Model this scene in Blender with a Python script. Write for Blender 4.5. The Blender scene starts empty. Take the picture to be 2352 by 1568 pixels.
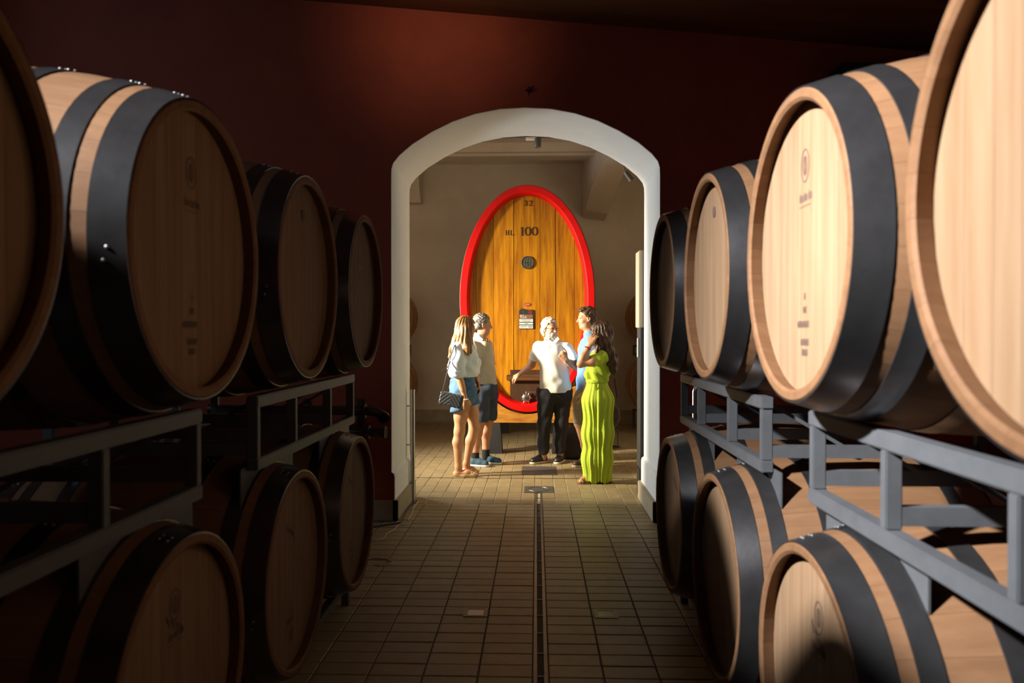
import bpy, bmesh, math, random
import numpy as np
from mathutils import Vector, Matrix, Euler

random.seed(7)
rng = np.random.RandomState(7)
scene = bpy.context.scene
C = scene.collection
PI = math.pi

# ------------------------------------------------------------------ camera
F_PX = 1760.0
CAM = Vector((0, 0, 1.55))
cam_d = bpy.data.cameras.new('camera')
cam_d.sensor_width = 36.0
cam_d.lens = F_PX / 2352 * 36.0
cam_d.clip_start = 0.05
cam_d.clip_end = 200
cam_d.dof.use_dof = True
cam_d.dof.focus_distance = 8.9
cam_d.dof.aperture_fstop = 3.2
cam = bpy.data.objects.new('camera', cam_d)
C.objects.link(cam)
cam.location = CAM
cam.rotation_euler = Euler((PI / 2 - math.atan(19 / F_PX), 0, math.atan(56 / F_PX)), 'XYZ')
scene.camera = cam
CAM_M = cam.rotation_euler.to_matrix()

# ------------------------------------------------------------------ world, light, exposure
world = bpy.data.worlds.new('world')
scene.world = world
world.use_nodes = True
wb = world.node_tree.nodes['Background']
wb.inputs[0].default_value = (0.55, 0.72, 1.0, 1)
wb.inputs[1].default_value = 0.4
scene.view_settings.view_transform = 'Standard'
scene.view_settings.look = 'None'
scene.view_settings.exposure = 0.0
scene.view_settings.gamma = 1.0
scene.view_settings.use_curve_mapping = False


def area_light(name, loc, target, sx, sy, power, color, spread=180):
    l = bpy.data.lights.new(name, 'AREA')
    l.shape = 'RECTANGLE'
    l.size, l.size_y = sx, sy
    l.energy = power
    l.color = color
    l.spread = math.radians(spread)
    o = bpy.data.objects.new(name, l)
    C.objects.link(o)
    o.location = loc
    d = Vector(target) - Vector(loc)
    o.rotation_euler = d.to_track_quat('-Z', 'Y').to_euler()
    return o


# sun and sky through the roof light over the shadowed row of barrels
area_light('roof_light_sun', (-3.45, 0.0, 4.17), (0.66, 1.9, 1.78), 0.22, 0.18, 88, (0.95, 0.965, 1.0), 38)
area_light('roof_light_sky', (-3.45, 0.05, 4.38), (-3.2, 0.6, 3.0), 0.8, 1.0, 30, (0.62, 0.80, 1.0), 180)
# added unseen window light that puts a cool glow on the arch wall
area_light('window_fill_small', (-4.5, 4.7, 4.15), (-1.0, 5.6, 3.6), 0.5, 0.35, 2.5, (0.55, 0.78, 1.0), 170)
# low warm sun through the window of the tasting room
area_light('window_sun', (-4.3, 7.5, 2.65), (0.4, 8.95, 1.2), 0.45, 0.45, 132, (1.0, 0.85, 0.62), 62)
# sky light from the tasting room's second window
area_light('window_sky', (-4.3, 9.5, 1.75), (1.0, 7.0, 2.0), 0.9, 0.9, 70, (0.94, 0.98, 1.0), 120)


def at(px, py, Y):
    d = CAM_M @ Vector(((px - 1176) / F_PX, -(py - 784) / F_PX, -1))
    t = (Y - CAM.y) / d.y
    return CAM + d * t


# ------------------------------------------------------------------ object helpers
def tag(o, label=None, cat=None, group=None, kind=None):
    if label: o['label'] = label
    if cat: o['category'] = cat
    if group: o['group'] = group
    if kind: o['kind'] = kind
    return o


def empty(name, loc=(0, 0, 0), rz=0, parent=None):
    o = bpy.data.objects.new(name, None)
    C.objects.link(o)
    o.location = loc
    o.rotation_euler = (0, 0, rz)
    o.empty_display_size = 0.1
    if parent: o.parent = parent
    return o


def link(name, me, parent=None, loc=None, rot=None):
    o = bpy.data.objects.new(name, me)
    C.objects.link(o)
    if parent: o.parent = parent
    if loc is not None: o.location = loc
    if rot is not None: o.rotation_euler = rot
    return o


def copy_tree(o, parent=None):
    c = o.copy()
    C.objects.link(c)
    c.parent = parent
    for ch in list(o.children):
        copy_tree(ch, c)
    return c


def mesh_of(name, verts, faces, mats, smooth=False, mat_idx=None):
    me = bpy.data.meshes.new(name)
    me.from_pydata([tuple(v) for v in verts], [], faces)
    for m in (mats if isinstance(mats, (list, tuple)) else [mats]):
        me.materials.append(m)
    if smooth: me.polygons.foreach_set('use_smooth', [True] * len(me.polygons))
    if mat_idx is not None: me.polygons.foreach_set('material_index', mat_idx)
    me.update()
    return me


class MB:
    """collects boxes, bars, tubes and lathes for one mesh"""
    def __init__(s):
        s.v, s.f, s.m = [], [], []

    def _add(s, vs, fs, mi=0):
        n = len(s.v)
        s.v += [Vector(v) for v in vs]
        s.f += [tuple(i + n for i in f) for f in fs]
        s.m += [mi] * len(fs)
        return s

    def box(s, lo, hi, mi=0, b=0.0):
        x0, y0, z0 = lo
        x1, y1, z1 = hi
        if b <= 0:
            vs = [(x0, y0, z0), (x1, y0, z0), (x1, y1, z0), (x0, y1, z0), (x0, y0, z1), (x1, y0, z1), (x1, y1, z1), (x0, y1, z1)]
            fs = [(0, 3, 2, 1), (4, 5, 6, 7), (0, 1, 5, 4), (1, 2, 6, 5), (2, 3, 7, 6), (3, 0, 4, 7)]
            return s._add(vs, fs, mi)
        bm = bmesh.new()
        bmesh.ops.create_cube(bm, size=1)
        for v in bm.verts:
            v.co = Vector((x0 + (v.co.x + .5) * (x1 - x0), y0 + (v.co.y + .5) * (y1 - y0), z0 + (v.co.z + .5) * (z1 - z0)))
        bmesh.ops.bevel(bm, geom=list(bm.edges), offset=b, segments=2, affect='EDGES')
        bm.verts.index_update()
        s._add([v.co.copy() for v in bm.verts], [tuple(v.index for v in f.verts) for f in bm.faces], mi)
        bm.free()
        return s

    def bar(s, a, b, w, h=None, up=(0, 0, 1), mi=0):
        """rectangular bar from a to b: w across, h along up"""
        a, b = Vector(a), Vector(b)
        h = h or w
        d = (b - a).normalized()
        u = Vector(up)
        if abs(d.dot(u)) > .95: u = Vector((0, 1, 0)) if abs(d.y) < .9 else Vector((1, 0, 0))
        sd = d.cross(u).normalized()
        u = sd.cross(d).normalized()
        vs = []
        for p in (a, b):
            for q, r in ((-1, -1), (1, -1), (1, 1), (-1, 1)):
                vs.append(p + sd * q * w / 2 + u * r * h / 2)
        return s._add(vs, [(0, 1, 2, 3), (7, 6, 5, 4), (0, 4, 5, 1), (1, 5, 6, 2), (2, 6, 7, 3), (3, 7, 4, 0)], mi)

    def tube(s, pts, r, n=10, mi=0, caps=True, closed=False):
        pts = [Vector(p) for p in pts]
        rs = r if isinstance(r, (list, tuple)) else [r] * len(pts)
        m = len(pts)
        vs, fs = [], []
        prev = None
        for i, p in enumerate(pts):
            if closed: t = pts[(i + 1) % m] - pts[i - 1]
            else: t = pts[min(i + 1, m - 1)] - pts[max(i - 1, 0)]
            t.normalize()
            if prev is None:
                ref = Vector((0, 0, 1)) if abs(t.z) < .9 else Vector((1, 0, 0))
                nrm = t.cross(ref).normalized()
            else:
                nrm = (prev - t * prev.dot(t)).normalized()
            prev = nrm
            bn = t.cross(nrm)
            for k in range(n):
                a = 2 * PI * k / n
                vs.append(p + (nrm * math.cos(a) + bn * math.sin(a)) * rs[i])
        for i in range(m if closed else m - 1):
            j = (i + 1) % m
            for k in range(n):
                l = (k + 1) % n
                fs.append((i * n + k, i * n + l, j * n + l, j * n + k))
        if caps and not closed:
            fs.append(tuple(range(n))[::-1])
            fs.append(tuple((m - 1) * n + k for k in range(n)))
        return s._add(vs, fs, mi)

    def lathe(s, prof, o, axis='z', n=32, mi=0):
        """prof: list of (r, h) along the axis from point o"""
        o = Vector(o)
        vs, fs = [], []
        A = {'x': (Vector((1, 0, 0)), Vector((0, 1, 0)), Vector((0, 0, 1))), 'y': (Vector((0, 1, 0)), Vector((0, 0, 1)), Vector((1, 0, 0))),
             'z': (Vector((0, 0, 1)), Vector((1, 0, 0)), Vector((0, 1, 0)))}[axis]
        for r, h in prof:
            for k in range(n):
                a = 2 * PI * k / n
                vs.append(o + A[0] * h + (A[1] * math.cos(a) + A[2] * math.sin(a)) * max(r, 1e-4))
        for i in range(len(prof) - 1):
            for k in range(n):
                l = (k + 1) % n
                fs.append((i * n + k, i * n + l, (i + 1) * n + l, (i + 1) * n + k))
        fs.append(tuple(range(n))[::-1])
        fs.append(tuple((len(prof) - 1) * n + k for k in range(n)))
        return s._add(vs, fs, mi)

    def prism(s, poly, axis, lo, hi, mi=0):
        """poly: 2-D outline (a,b); axis 'y': (x,z) extruded lo..hi in y; 'x': (y,z); 'z': (x,y)"""
        n = len(poly)
        def P(a, b, h):
            return {'y': (a, h, b), 'x': (h, a, b), 'z': (a, b, h)}[axis]
        vs = [P(a, b, lo) for a, b in poly] + [P(a, b, hi) for a, b in poly]
        fs = [tuple(range(n)), tuple(range(2 * n - 1, n - 1, -1))]
        for i in range(n):
            j = (i + 1) % n
            fs.append((i, i + n, j + n, j))
        return s._add(vs, fs, mi)

    def mesh(s, name, mats, smooth=False):
        me = mesh_of(name, s.v, s.f, mats, False, s.m)
        bm = bmesh.new()
        bm.from_mesh(me)
        bmesh.ops.recalc_face_normals(bm, faces=bm.faces)
        bm.to_mesh(me)
        bm.free()
        if smooth:
            me.polygons.foreach_set('use_smooth', [True] * len(me.polygons))
            try:
                me.set_sharp_from_angle(angle=math.radians(40))
            except Exception:
                pass
        return me

    def build(s, name, mats, parent=None, smooth=False, loc=None, rot=None):
        return link(name, s.mesh(name, mats, smooth), parent, loc, rot)


# ------------------------------------------------------------------ materials
def mat(name, col, rough=.6, metal=0.0, var=None, scale=6.0, stretch=(1, 1, 1), bump=0.0, rand=0.0, coat=0.0, detail=5, bscale=None, spec=None, sheen=0):
    """principled with optional noise between col and var, object-random value shift and bump"""
    m = bpy.data.materials.new(name)
    m.use_nodes = True
    nt = m.node_tree
    N, L = nt.nodes, nt.links
    b = N['Principled BSDF']
    b.inputs['Base Color'].default_value = (*col, 1)
    b.inputs['Roughness'].default_value = rough
    b.inputs['Metallic'].default_value = metal
    if spec is not None: b.inputs['Specular IOR Level'].default_value = spec
    if coat:
        b.inputs['Coat Weight'].default_value = coat
        b.inputs['Coat Roughness'].default_value = .25
    if sheen:
        b.inputs['Sheen Weight'].default_value = sheen
    out = None
    if var is not None or bump:
        tc = N.new('ShaderNodeTexCoord')
        mp = N.new('ShaderNodeMapping')
        mp.inputs['Scale'].default_value = stretch
        src = tc.outputs['Object']
        if rand:
            oi0 = N.new('ShaderNodeObjectInfo')
            ad = N.new('ShaderNodeVectorMath')
            ad.operation = 'MULTIPLY_ADD'
            cb = N.new('ShaderNodeCombineXYZ')
            for i in range(3): L.new(oi0.outputs['Random'], cb.inputs[i])
            L.new(cb.outputs[0], ad.inputs[0])
            ad.inputs[1].default_value = (17, 31, 23)
            L.new(src, ad.inputs[2])
            src = ad.outputs[0]
        L.new(src, mp.inputs[0])
        nz = N.new('ShaderNodeTexNoise')
        nz.inputs['Scale'].default_value = scale
        nz.inputs['Detail'].default_value = detail
        nz.inputs['Roughness'].default_value = .65
        L.new(mp.outputs[0], nz.inputs['Vector'])
        if var is not None:
            rp = N.new('ShaderNodeValToRGB')
            rp.color_ramp.elements[0].position = .32
            rp.color_ramp.elements[1].position = .68
            rp.color_ramp.elements[0].color = (*col, 1)
            rp.color_ramp.elements[1].color = (*var, 1)
            L.new(nz.outputs['Fac'], rp.inputs[0])
            out = rp.outputs[0]
        if bump:
            bp = N.new('ShaderNodeBump')
            bp.inputs['Strength'].default_value = bump
            bp.inputs['Distance'].default_value = .01
            if bscale:
                n2 = N.new('ShaderNodeTexNoise')
                n2.inputs['Scale'].default_value = bscale
                n2.inputs['Detail'].default_value = 4
                L.new(mp.outputs[0], n2.inputs['Vector'])
                L.new(n2.outputs['Fac'], bp.inputs['Height'])
            else:
                L.new(nz.outputs['Fac'], bp.inputs['Height'])
            L.new(bp.outputs[0], b.inputs['Normal'])
    if rand:
        oi = N.new('ShaderNodeObjectInfo')
        mr = N.new('ShaderNodeMapRange')
        mr.inputs['To Min'].default_value = 1 - rand
        mr.inputs['To Max'].default_value = 1 + rand
        L.new(oi.outputs['Random'], mr.inputs['Value'])
        hs = N.new('ShaderNodeHueSaturation')
        L.new(mr.outputs[0], hs.inputs['Value'])
        if out is not None: L.new(out, hs.inputs['Color'])
        else: hs.inputs['Color'].default_value = (*col, 1)
        out = hs.outputs[0]
    if out is not None: L.new(out, b.inputs['Base Color'])
    return m


M = {}
M['red_wall'] = mat('oxblood_plaster', (.34, .070, .030), .75, var=(.27, .052, .024), scale=2.2, bump=.25, bscale=60)
M['white_plaster'] = mat('white_plaster', (.86, .90, .89), .8, var=(.82, .86, .85), scale=3, bump=.3, bscale=35)
M['beige_plaster'] = mat('beige_plaster', (.74, .66, .55), .85, var=(.66, .58, .47), scale=2, bump=.3, bscale=50)
M['ceiling_wood'] = mat('ceiling_brown', (.22, .105, .045), .7, var=(.16, .075, .03), scale=2, stretch=(.3, 4, 1), bump=.1)
M['tile'] = mat('clinker_tile', (.33, .262, .142), .5, var=(.265, .205, .110), scale=9, rand=.10, bump=.12, bscale=40)
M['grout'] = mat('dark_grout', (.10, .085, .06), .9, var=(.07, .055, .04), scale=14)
M['grout_lit'] = mat('lit_grout', (.62, .54, .38), .9, var=(.5, .43, .3), scale=14)  # brighter copy of the grout, its lit look put into the colour
M['stone'] = mat('stone_skirting', (.42, .36, .25), .7, var=(.33, .28, .2), scale=8, bump=.15)
M['oak_head'] = mat('oak_head', (.245, .156, .092), .7, var=(.185, .108, .056), scale=3.2, stretch=(9, 9, .45), rand=.055, bump=.06, spec=.12)
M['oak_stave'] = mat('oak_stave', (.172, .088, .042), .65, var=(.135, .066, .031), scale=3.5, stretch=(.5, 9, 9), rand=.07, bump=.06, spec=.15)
M['oak_far'] = mat('brightened_far_oak', (.46, .265, .135), .6, var=(.38, .205, .10), scale=3.5, stretch=(.5, 9, 9), rand=.07, bump=.06)  # paler oak copy for the far barrels; the light on them is in the colour
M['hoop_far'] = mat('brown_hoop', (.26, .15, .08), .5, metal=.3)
M['hoop'] = mat('hoop_steel', (.15, .145, .147), .27, metal=.9, var=(.10, .095, .096), scale=7, bump=.06)
M['rivet'] = mat('rivet_steel', (.28, .28, .28), .45, metal=.9)
M['burn'] = mat('branded_wood', (.09, .055, .04), .8)
M['burn_light'] = mat('faint_brand', (.36, .235, .15), .8)
M['rack'] = mat('rack_grey_paint', (.085, .088, .092), .5, metal=.15, var=(.07, .072, .076), scale=12, bump=.04)
M['cask_wood'] = mat('varnished_cask_wood', (.56, .250, .007), .42, var=(.23, .072, .005), scale=2.6, stretch=(7, 7, .55), rand=.13, bump=.12, coat=.08, detail=8, spec=.25)
M['cask_dark'] = mat('stained_shaded_hatch', (.075, .032, .012), .5, var=(.035, .016, .008), scale=3, stretch=(7, 7, .6), bump=.1)  # stained wood, with the shadow on the hatch put into its colour
M['cask_red'] = mat('red_gloss_paint', (.66, .006, .005), .42, var=(.54, .004, .004), scale=5, bump=.08, spec=.25)
M['cask_beam'] = mat('yellow_cradle_wood', (.62, .29, .03), .5, var=(.30, .11, .015), scale=3, stretch=(1.2, 6, 7), bump=.2, detail=8)
M['black_paint'] = mat('black_paint', (.012, .013, .015), .6, var=(.02, .021, .024), scale=6)
M['ink'] = mat('stencil_ink', (.022, .014, .008), .7)
M['bronze'] = mat('patinated_bronze', (.13, .125, .095), .45, metal=.6, var=(.055, .06, .05), scale=60, bump=.6)
M['steel'] = mat('brushed_steel', (.55, .55, .54), .28, metal=1)
M['dark_steel'] = mat('dark_steel', (.09, .085, .08), .4, metal=.8)
M['drain_frame'] = mat('drain_frame_metal', (.19, .175, .15), .42, metal=.6, var=(.12, .11, .095), scale=10)
M['black'] = mat('black_void', (.004, .004, .004), .9)
M['glass_lens'] = mat('frosted_lens', (.62, .64, .58), .2)
M['cream'] = mat('cream_enamel', (.62, .54, .42), .45)
M['white_paint'] = mat('white_card', (.78, .76, .7), .7)
M['brown_card'] = mat('brown_card', (.18, .085, .045), .6)
M['red_ink'] = mat('red_ink', (.7, .03, .015), .6)
M['red_tag'] = mat('faded_red_tag', (.42, .05, .035), .6)
M['cord_white'] = mat('pale_cord', (.55, .5, .42), .6)
M['cord_black'] = mat('black_cord', (.02, .02, .02), .6)
M['blue_motor'] = mat('blue_motor_paint', (.05, .19, .28), .4)
M['plate'] = mat('grey_cover_plate', (.12, .115, .105), .5, metal=.3, var=(.09, .085, .08), scale=8)
M['window_white'] = mat('window_paint', (.6, .58, .55), .5)
g = mat('window_glass', (.9, .95, 1), .05)
g.node_tree.nodes['Principled BSDF'].inputs['Transmission Weight'].default_value = 1
M['glass'] = g

# ------------------------------------------------------------------ the setting
YW, YB = 6.30, 7.20            # arch wall, front and back face
YEND = 13.4                    # far wall of the tasting room
XL, XR = -4.6, 3.9


def ceil_z(x):
    return 4.115 - .095 * x


# arch outline (x, z) from bottom right up and round to bottom left
cx, hw = -.095, 1.10
zs, zc = 2.90, 3.395
arch = [(hw + cx - .025, 0), (hw + cx - .025, .36), (hw + cx - .02, .385), (hw + cx, .40), (hw + cx, zs - .06)]
sx_pts = [(.998, -.0), (.985, .05), (.94, .112), (.84, .205), (.70, .30), (.54, .385), (.37, .447), (.19, .484), (0, .495)]
for fx, dz in sx_pts: arch.append((cx + hw * fx, zs + dz))
for fx, dz in sx_pts[::-1][1:]: arch.append((cx - hw * fx, zs + dz))
arch += [(cx - hw, zs - .06), (cx - hw, .40), (cx - hw + .02, .385), (cx - hw + .025, .36), (cx - hw + .025, 0)]


def arch_wall():
    vs, fs, mi = [], [], []
    n = len(arch)
    top = 5.2

    def outer(x, z):
        # push an arch point out to the edge of the wall panel
        if z <= .02: return (XR if x > cx else XL, 0)
        a = math.atan2(z - 1.2, x - cx)
        if abs(math.cos(a)) > 1e-6:
            t = ((XR if math.cos(a) > 0 else XL) - cx) / math.cos(a)
            zz = 1.2 + t * math.sin(a)
            if zz <= top: return ((XR if math.cos(a) > 0 else XL), max(zz, 0))
        t = (top - 1.2) / math.sin(a)
        return (cx + t * math.cos(a), top)
    # keep the outer corners square
    ring_out = [outer(x, z) for x, z in arch]
    for i in range(1, n):
        a, b = ring_out[i - 1], ring_out[i]
        if a[0] == XR and b[0] != XR: ring_out[i - 1] = (XR, top)
        if b[0] == XL and a[0] != XL: ring_out[i] = (XL, top)
    r = .005
    for y, k in ((YW, -1), (YB, 1)):
        for x, z in ring_out: vs.append((x, y, z))
        for x, z in arch:       # rounded plaster arris
            d = Vector((x - cx, z - 1.2)).normalized() if z > .5 else Vector((1 if x > cx else -1, 0))
            vs.append((x + d.x * r, y, z + d.y * r * (z > .5)))
        for x, z in arch: vs.append((x, y - k * r, z))
    for i in range(n - 1):
        j = i + 1
        fs += [(i, j, n + j, n + i), (n + i, n + j, 2 * n + j, 2 * n + i)]
        mi += [0, 1]
        o = 3 * n
        fs += [(o + j, o + i, o + n + i, o + n + j), (o + n + j, o + n + i, o + 2 * n + i, o + 2 * n + j)]
        mi += [2, 1]
        fs.append((2 * n + i, 2 * n + j, 5 * n + j, 5 * n + i))
        mi.append(1)
    me = mesh_of('wall_arch', vs, fs, [M['red_wall'], M['white_plaster'], M['beige_plaster']], False, mi)
    bm = bmesh.new(); bm.from_mesh(me); bmesh.ops.recalc_face_normals(bm, faces=bm.faces); bm.to_mesh(me); bm.free()
    me.polygons.foreach_set('use_smooth', [True] * len(me.polygons))
    me.set_sharp_from_angle(angle=math.radians(35))
    return tag(link('wall_arch', me), 'dark red wall with a white plastered archway', None, None, 'structure')


arch_wall()


def wall(name, mb, mats, label=None):
    return tag(mb.build(name, mats), label, None, None, 'structure')


def wall_with_opening(name, x0, x1, y0, y1, z1, oy0, oy1, oz0, oz1, m, label):
    b = MB()
    b.box((x0, y0, -.12), (x1, oy0, z1)).box((x0, oy1, -.12), (x1, y1, z1))
    b.box((x0, oy0, -.12), (x1, oy1, oz0)).box((x0, oy0, oz1), (x1, oy1, z1))
    return wall(name, b, m, label)


def wall_two(name, x0, x1, y0, y1, z1, ops, m, label):
    b = MB()
    ys = y0
    for oy0, oy1, oz0, oz1 in ops:
        b.box((x0, ys, -.12), (x1, oy0, z1))
        b.box((x0, oy0, -.12), (x1, oy1, oz0)).box((x0, oy0, oz1), (x1, oy1, z1))
        ys = oy1
    b.box((x0, ys, -.12), (x1, y1, z1))
    return wall(name, b, m, label)


wins_front = [(4.4, 5.0, 3.9, 4.35)]  # added opening, unseen, for the small fill light
wins_back = [(7.25, 7.85, 2.3, 3.0), (9.0, 10.0, 1.25, 2.25)]
wall_two('wall_left', XL - .3, XL, -3.2, YW, 5.2, wins_front, M['red_wall'], 'dark red side wall of the barrel room')
wall_two('wall_left.001', XL - .3, XL, YB, YEND, 5.0, wins_back, M['beige_plaster'], 'beige side wall of the tasting room')
wall('wall_right', MB().box((XR, -3.2, -.12), (XR + .3, YW, 5.2)), M['red_wall'], 'dark red wall behind the sunlit barrels')
wall('wall_right.001', MB().box((3.2, YB, -.12), (3.5, YEND, 5.0)), M['beige_plaster'], 'beige wall beside the far barrels')
wall('wall_rear', MB().box((XL - .3, -3.5, -.12), (XR + .3, -3.2, 5.2)), M['red_wall'], 'dark red wall of the barrel room')
wall('wall_back', MB().box((XL - .3, YEND, -.12), (3.5, YEND + .3, 5.0)), M['beige_plaster'], 'beige plaster wall behind the big cask')
cb = MB()
SK = (-3.95, -2.95, -.6, .7)       # roof light opening x0, x1, y0, y1
for (xa, xb, ya, yb) in ((XL - .3, SK[0], -3.5, YW), (SK[1], XR + .3, -3.5, YW), (SK[0], SK[1], -3.5, SK[2]), (SK[0], SK[1], SK[3], YW)):
    cb._add([(xa, ya, ceil_z(xa)), (xb, ya, ceil_z(xb)), (xb, yb, ceil_z(xb)), (xa, yb, ceil_z(xa)), (xa, ya, 5.0), (xb, ya, 5.0), (xb, yb, 5.0), (xa, yb, 5.0)],
            [(0, 3, 2, 1), (4, 5, 6, 7), (0, 1, 5, 4), (1, 2, 6, 5), (2, 3, 7, 6), (3, 0, 4, 7)])
wall('ceiling', cb, M['ceiling_wood'], 'brown sloping ceiling above the barrels')
wall('ceiling.001', MB().box((XL - .3, YB, 4.5), (3.5, YEND + .3, 4.8)), M['beige_plaster'], 'pale ceiling above the big cask')
wall('beam', MB().box((XL, 11.9, 4.36), (3.2, 12.5, 4.5)).box((XL, 12.0, 4.32), (3.2, 12.06, 4.36)), M['beige_plaster'], 'pale plaster beam along the far ceiling')

nwin = 1
for (xa, ops) in ((XL, wins_front), (XL, wins_back)):
    for (y0, y1, z0, z1) in ops:
        e = empty('window_%d' % nwin, (xa - .15, (y0 + y1) / 2, z0))
        tag(e, 'small high window, unseen, letting daylight in', None, None, 'structure')
        w, h = y1 - y0, z1 - z0
        b = MB()
        for ya in (-w / 2 + .02, w / 2 - .02): b.box((-.03, ya - .02, 0), (.03, ya + .02, h))
        for za in (.02, h - .02): b.box((-.03, -w / 2, za - .02), (.03, w / 2, za + .02))
        b.build('window_frame', M['window_white'], e)
        MB().box((-.01, -w / 2 + .04, .04), (-.004, w / 2 - .04, h - .04)).build('pane', M['glass'], e)
        nwin += 1

e = empty('window_%d' % nwin, ((SK[0] + SK[1]) / 2, (SK[2] + SK[3]) / 2, 4.9))
tag(e, 'roof light in the sloping ceiling above the shadowed barrels', None, None, 'structure')
hx, hy = (SK[1] - SK[0]) / 2, (SK[3] - SK[2]) / 2
b = MB()
for s_ in (-1, 1):
    b.box((s_ * hx - .03, -hy, -.03), (s_ * hx + .03, hy, .03)).box((-hx, s_ * hy - .03, -.03), (hx, s_ * hy + .03, .03))
b.build('window_frame', M['window_white'], e)
MB().box((-hx, -hy, -.005), (hx, hy, .005)).build('pane', M['glass'], e)

# corbels and the vault rib on the far wall
for (px0, px1, pt, pb, nm) in ((925, 967, 372, 466, 0),):
    a, b_ = at(px0, pb, 13.2), at(px1, pt, 13.2)
    bm_ = MB()
    bm_.prism([(13.4, a.z), (13.15, a.z), (13.0, a.z + .2), (12.85, b_.z + .1), (12.85, 4.6), (13.4, 4.6)], 'x', a.x, b_.x)
    wall('trim_1', bm_, M['beige_plaster'], 'short plaster corbel high on the far wall')
rib = [((.80, 13.38, 3.56), (1.18, 13.38, 3.50)), ((.82, 12.9, 3.62), (1.20, 12.9, 3.55)), ((.87, 12.2, 3.86), (1.25, 12.2, 3.80)),
       ((.98, 11.6, 4.06), (1.33, 11.6, 3.97)), ((1.15, 10.9, 4.22), (1.50, 10.9, 4.10)), ((1.45, 9.9, 4.36), (1.80, 9.9, 4.22)), ((1.9, 8.9, 4.47), (2.2, 8.9, 4.40))]
rv, rf = [], []
for i, (l, r_) in enumerate(rib):
    rv += [l, r_, (r_[0], r_[1], 4.6), (l[0], l[1], 4.6)]
    if i:
        a, b_ = (i - 1) * 4, i * 4
        rf += [(a + k, a + (k + 1) % 4, b_ + (k + 1) % 4, b_ + k) for k in range(4)]
rf += [(0, 1, 2, 3), tuple(len(rv) - 1 - k for k in range(4))]
mbr = MB(); mbr._add(rv, rf)
wall('trim_2', mbr, M['beige_plaster'], 'curved plaster vault rib rising from a corbel')

# skirting
wall('baseboard_back', MB().box((XL, YEND - .025, 0), (3.2, YEND, .21), b=.006), M['stone'], 'brown stone skirting along the far wall')
for i, sd in enumerate((-1, 1)):
    xj = cx + sd * (hw - .025)
    lo, hi = sorted((xj - sd * .028, xj + sd * .02))
    b = MB().box((lo, YW - .03, 0), (hi, YB + .02, .17), b=.006)
    lo, hi = sorted((xj - sd * .028, XL if sd < 0 else XR))
    b.box((lo, YW - .03, 0), (hi, YW, .17), b=.006)
    wall('baseboard_arch' if i == 0 else 'baseboard_arch.001', b, M['stone'], 'pale stone skirting at the foot of the arch jamb')

# floors: slab with tiles as separate pieces
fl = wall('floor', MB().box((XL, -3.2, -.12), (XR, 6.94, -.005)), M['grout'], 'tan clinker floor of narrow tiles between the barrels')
fb = wall('floor.001', MB().box((XL, 6.94, -.12), (3.5, YEND, -.005)), M['grout_lit'], 'tan clinker floor under the group of people')
DX0, DX1 = -.015, .055


def tile_mesh(name, w, d):
    g_ = .0035
    t = .006
    x0, x1, y0, y1 = g_, w - g_, g_, d - g_
    b_ = .0025
    vs = [(x0, y0, -.006), (x1, y0, -.006), (x1, y1, -.006), (x0, y1, -.006), (x0, y0, t - .006 - b_), (x1, y0, t - .006 - b_), (x1, y1, t - .006 - b_), (x0, y1, t - .006 - b_),
          (x0 + b_, y0 + b_, t - .006), (x1 - b_, y0 + b_, t - .006), (x1 - b_, y1 - b_, t - .006), (x0 + b_, y1 - b_, t - .006)]
    fs = [(0, 1, 5, 4), (1, 2, 6, 5), (2, 3, 7, 6), (3, 0, 4, 7), (4, 5, 9, 8), (5, 6, 10, 9), (6, 7, 11, 10), (7, 4, 8, 11), (8, 9, 10, 11)]
    return mesh_of(name, vs, fs, M['tile'])


tA = tile_mesh('tile', .25, .125)
tB = tile_mesh('tile_narrow', .125, .25)


def lay(parent, me, w, d, y0, y1, xs_l, xs_r, near_test, rest_name):
    rest = MB()
    base_v = [v.co.copy() for v in me.vertices]
    base_f = [tuple(p.vertices) for p in me.polygons]
    ny = int(round((y1 - y0) / d))
    for iy in range(ny):
        y = y1 - (iy + 1) * d if near_test == 'front' else y0 + iy * d
        for k in range(40):
            for side in (-1, 1):
                x = DX0 - (k + 1) * w if side < 0 else DX1 + k * w
                if x < xs_l or x + w > xs_r: continue
                dz = rng.uniform(-.0012, .0008)
                part = (x > -1.28 and x + w < 1.32 and y > 3.4) if near_test == 'front' else (x > -1.32 and x + w < 1.32 and y < 10.5)
                if part:
                    link('tile', me, parent, (x, y, dz))
                else:
                    rest._add([v + Vector((x, y, dz)) for v in base_v], base_f)
    o = rest.build(rest_name, M['tile'], parent)
    o['kind'] = 'stuff'


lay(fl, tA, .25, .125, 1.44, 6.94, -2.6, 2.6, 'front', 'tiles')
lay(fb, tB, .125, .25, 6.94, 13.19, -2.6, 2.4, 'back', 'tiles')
MB().box((DX0, 7.7, -.006), (DX1, 13.2, -.001)).build('tile_strip', M['tile'], fb)
MB().box((-1.6, 8.165, -.004), (1.6, 8.185, .0012)).build('expansion_joint', M['dark_steel'], fb)

# ------------------------------------------------------------------ oak barrels
BL, RH, RB, TH = 1.10, .400, .490, .032
NS = 30


def br(x):
    return RH + (RB - RH) * (1 - ((x - BL / 2) / (BL / 2)) ** 2)


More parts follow.
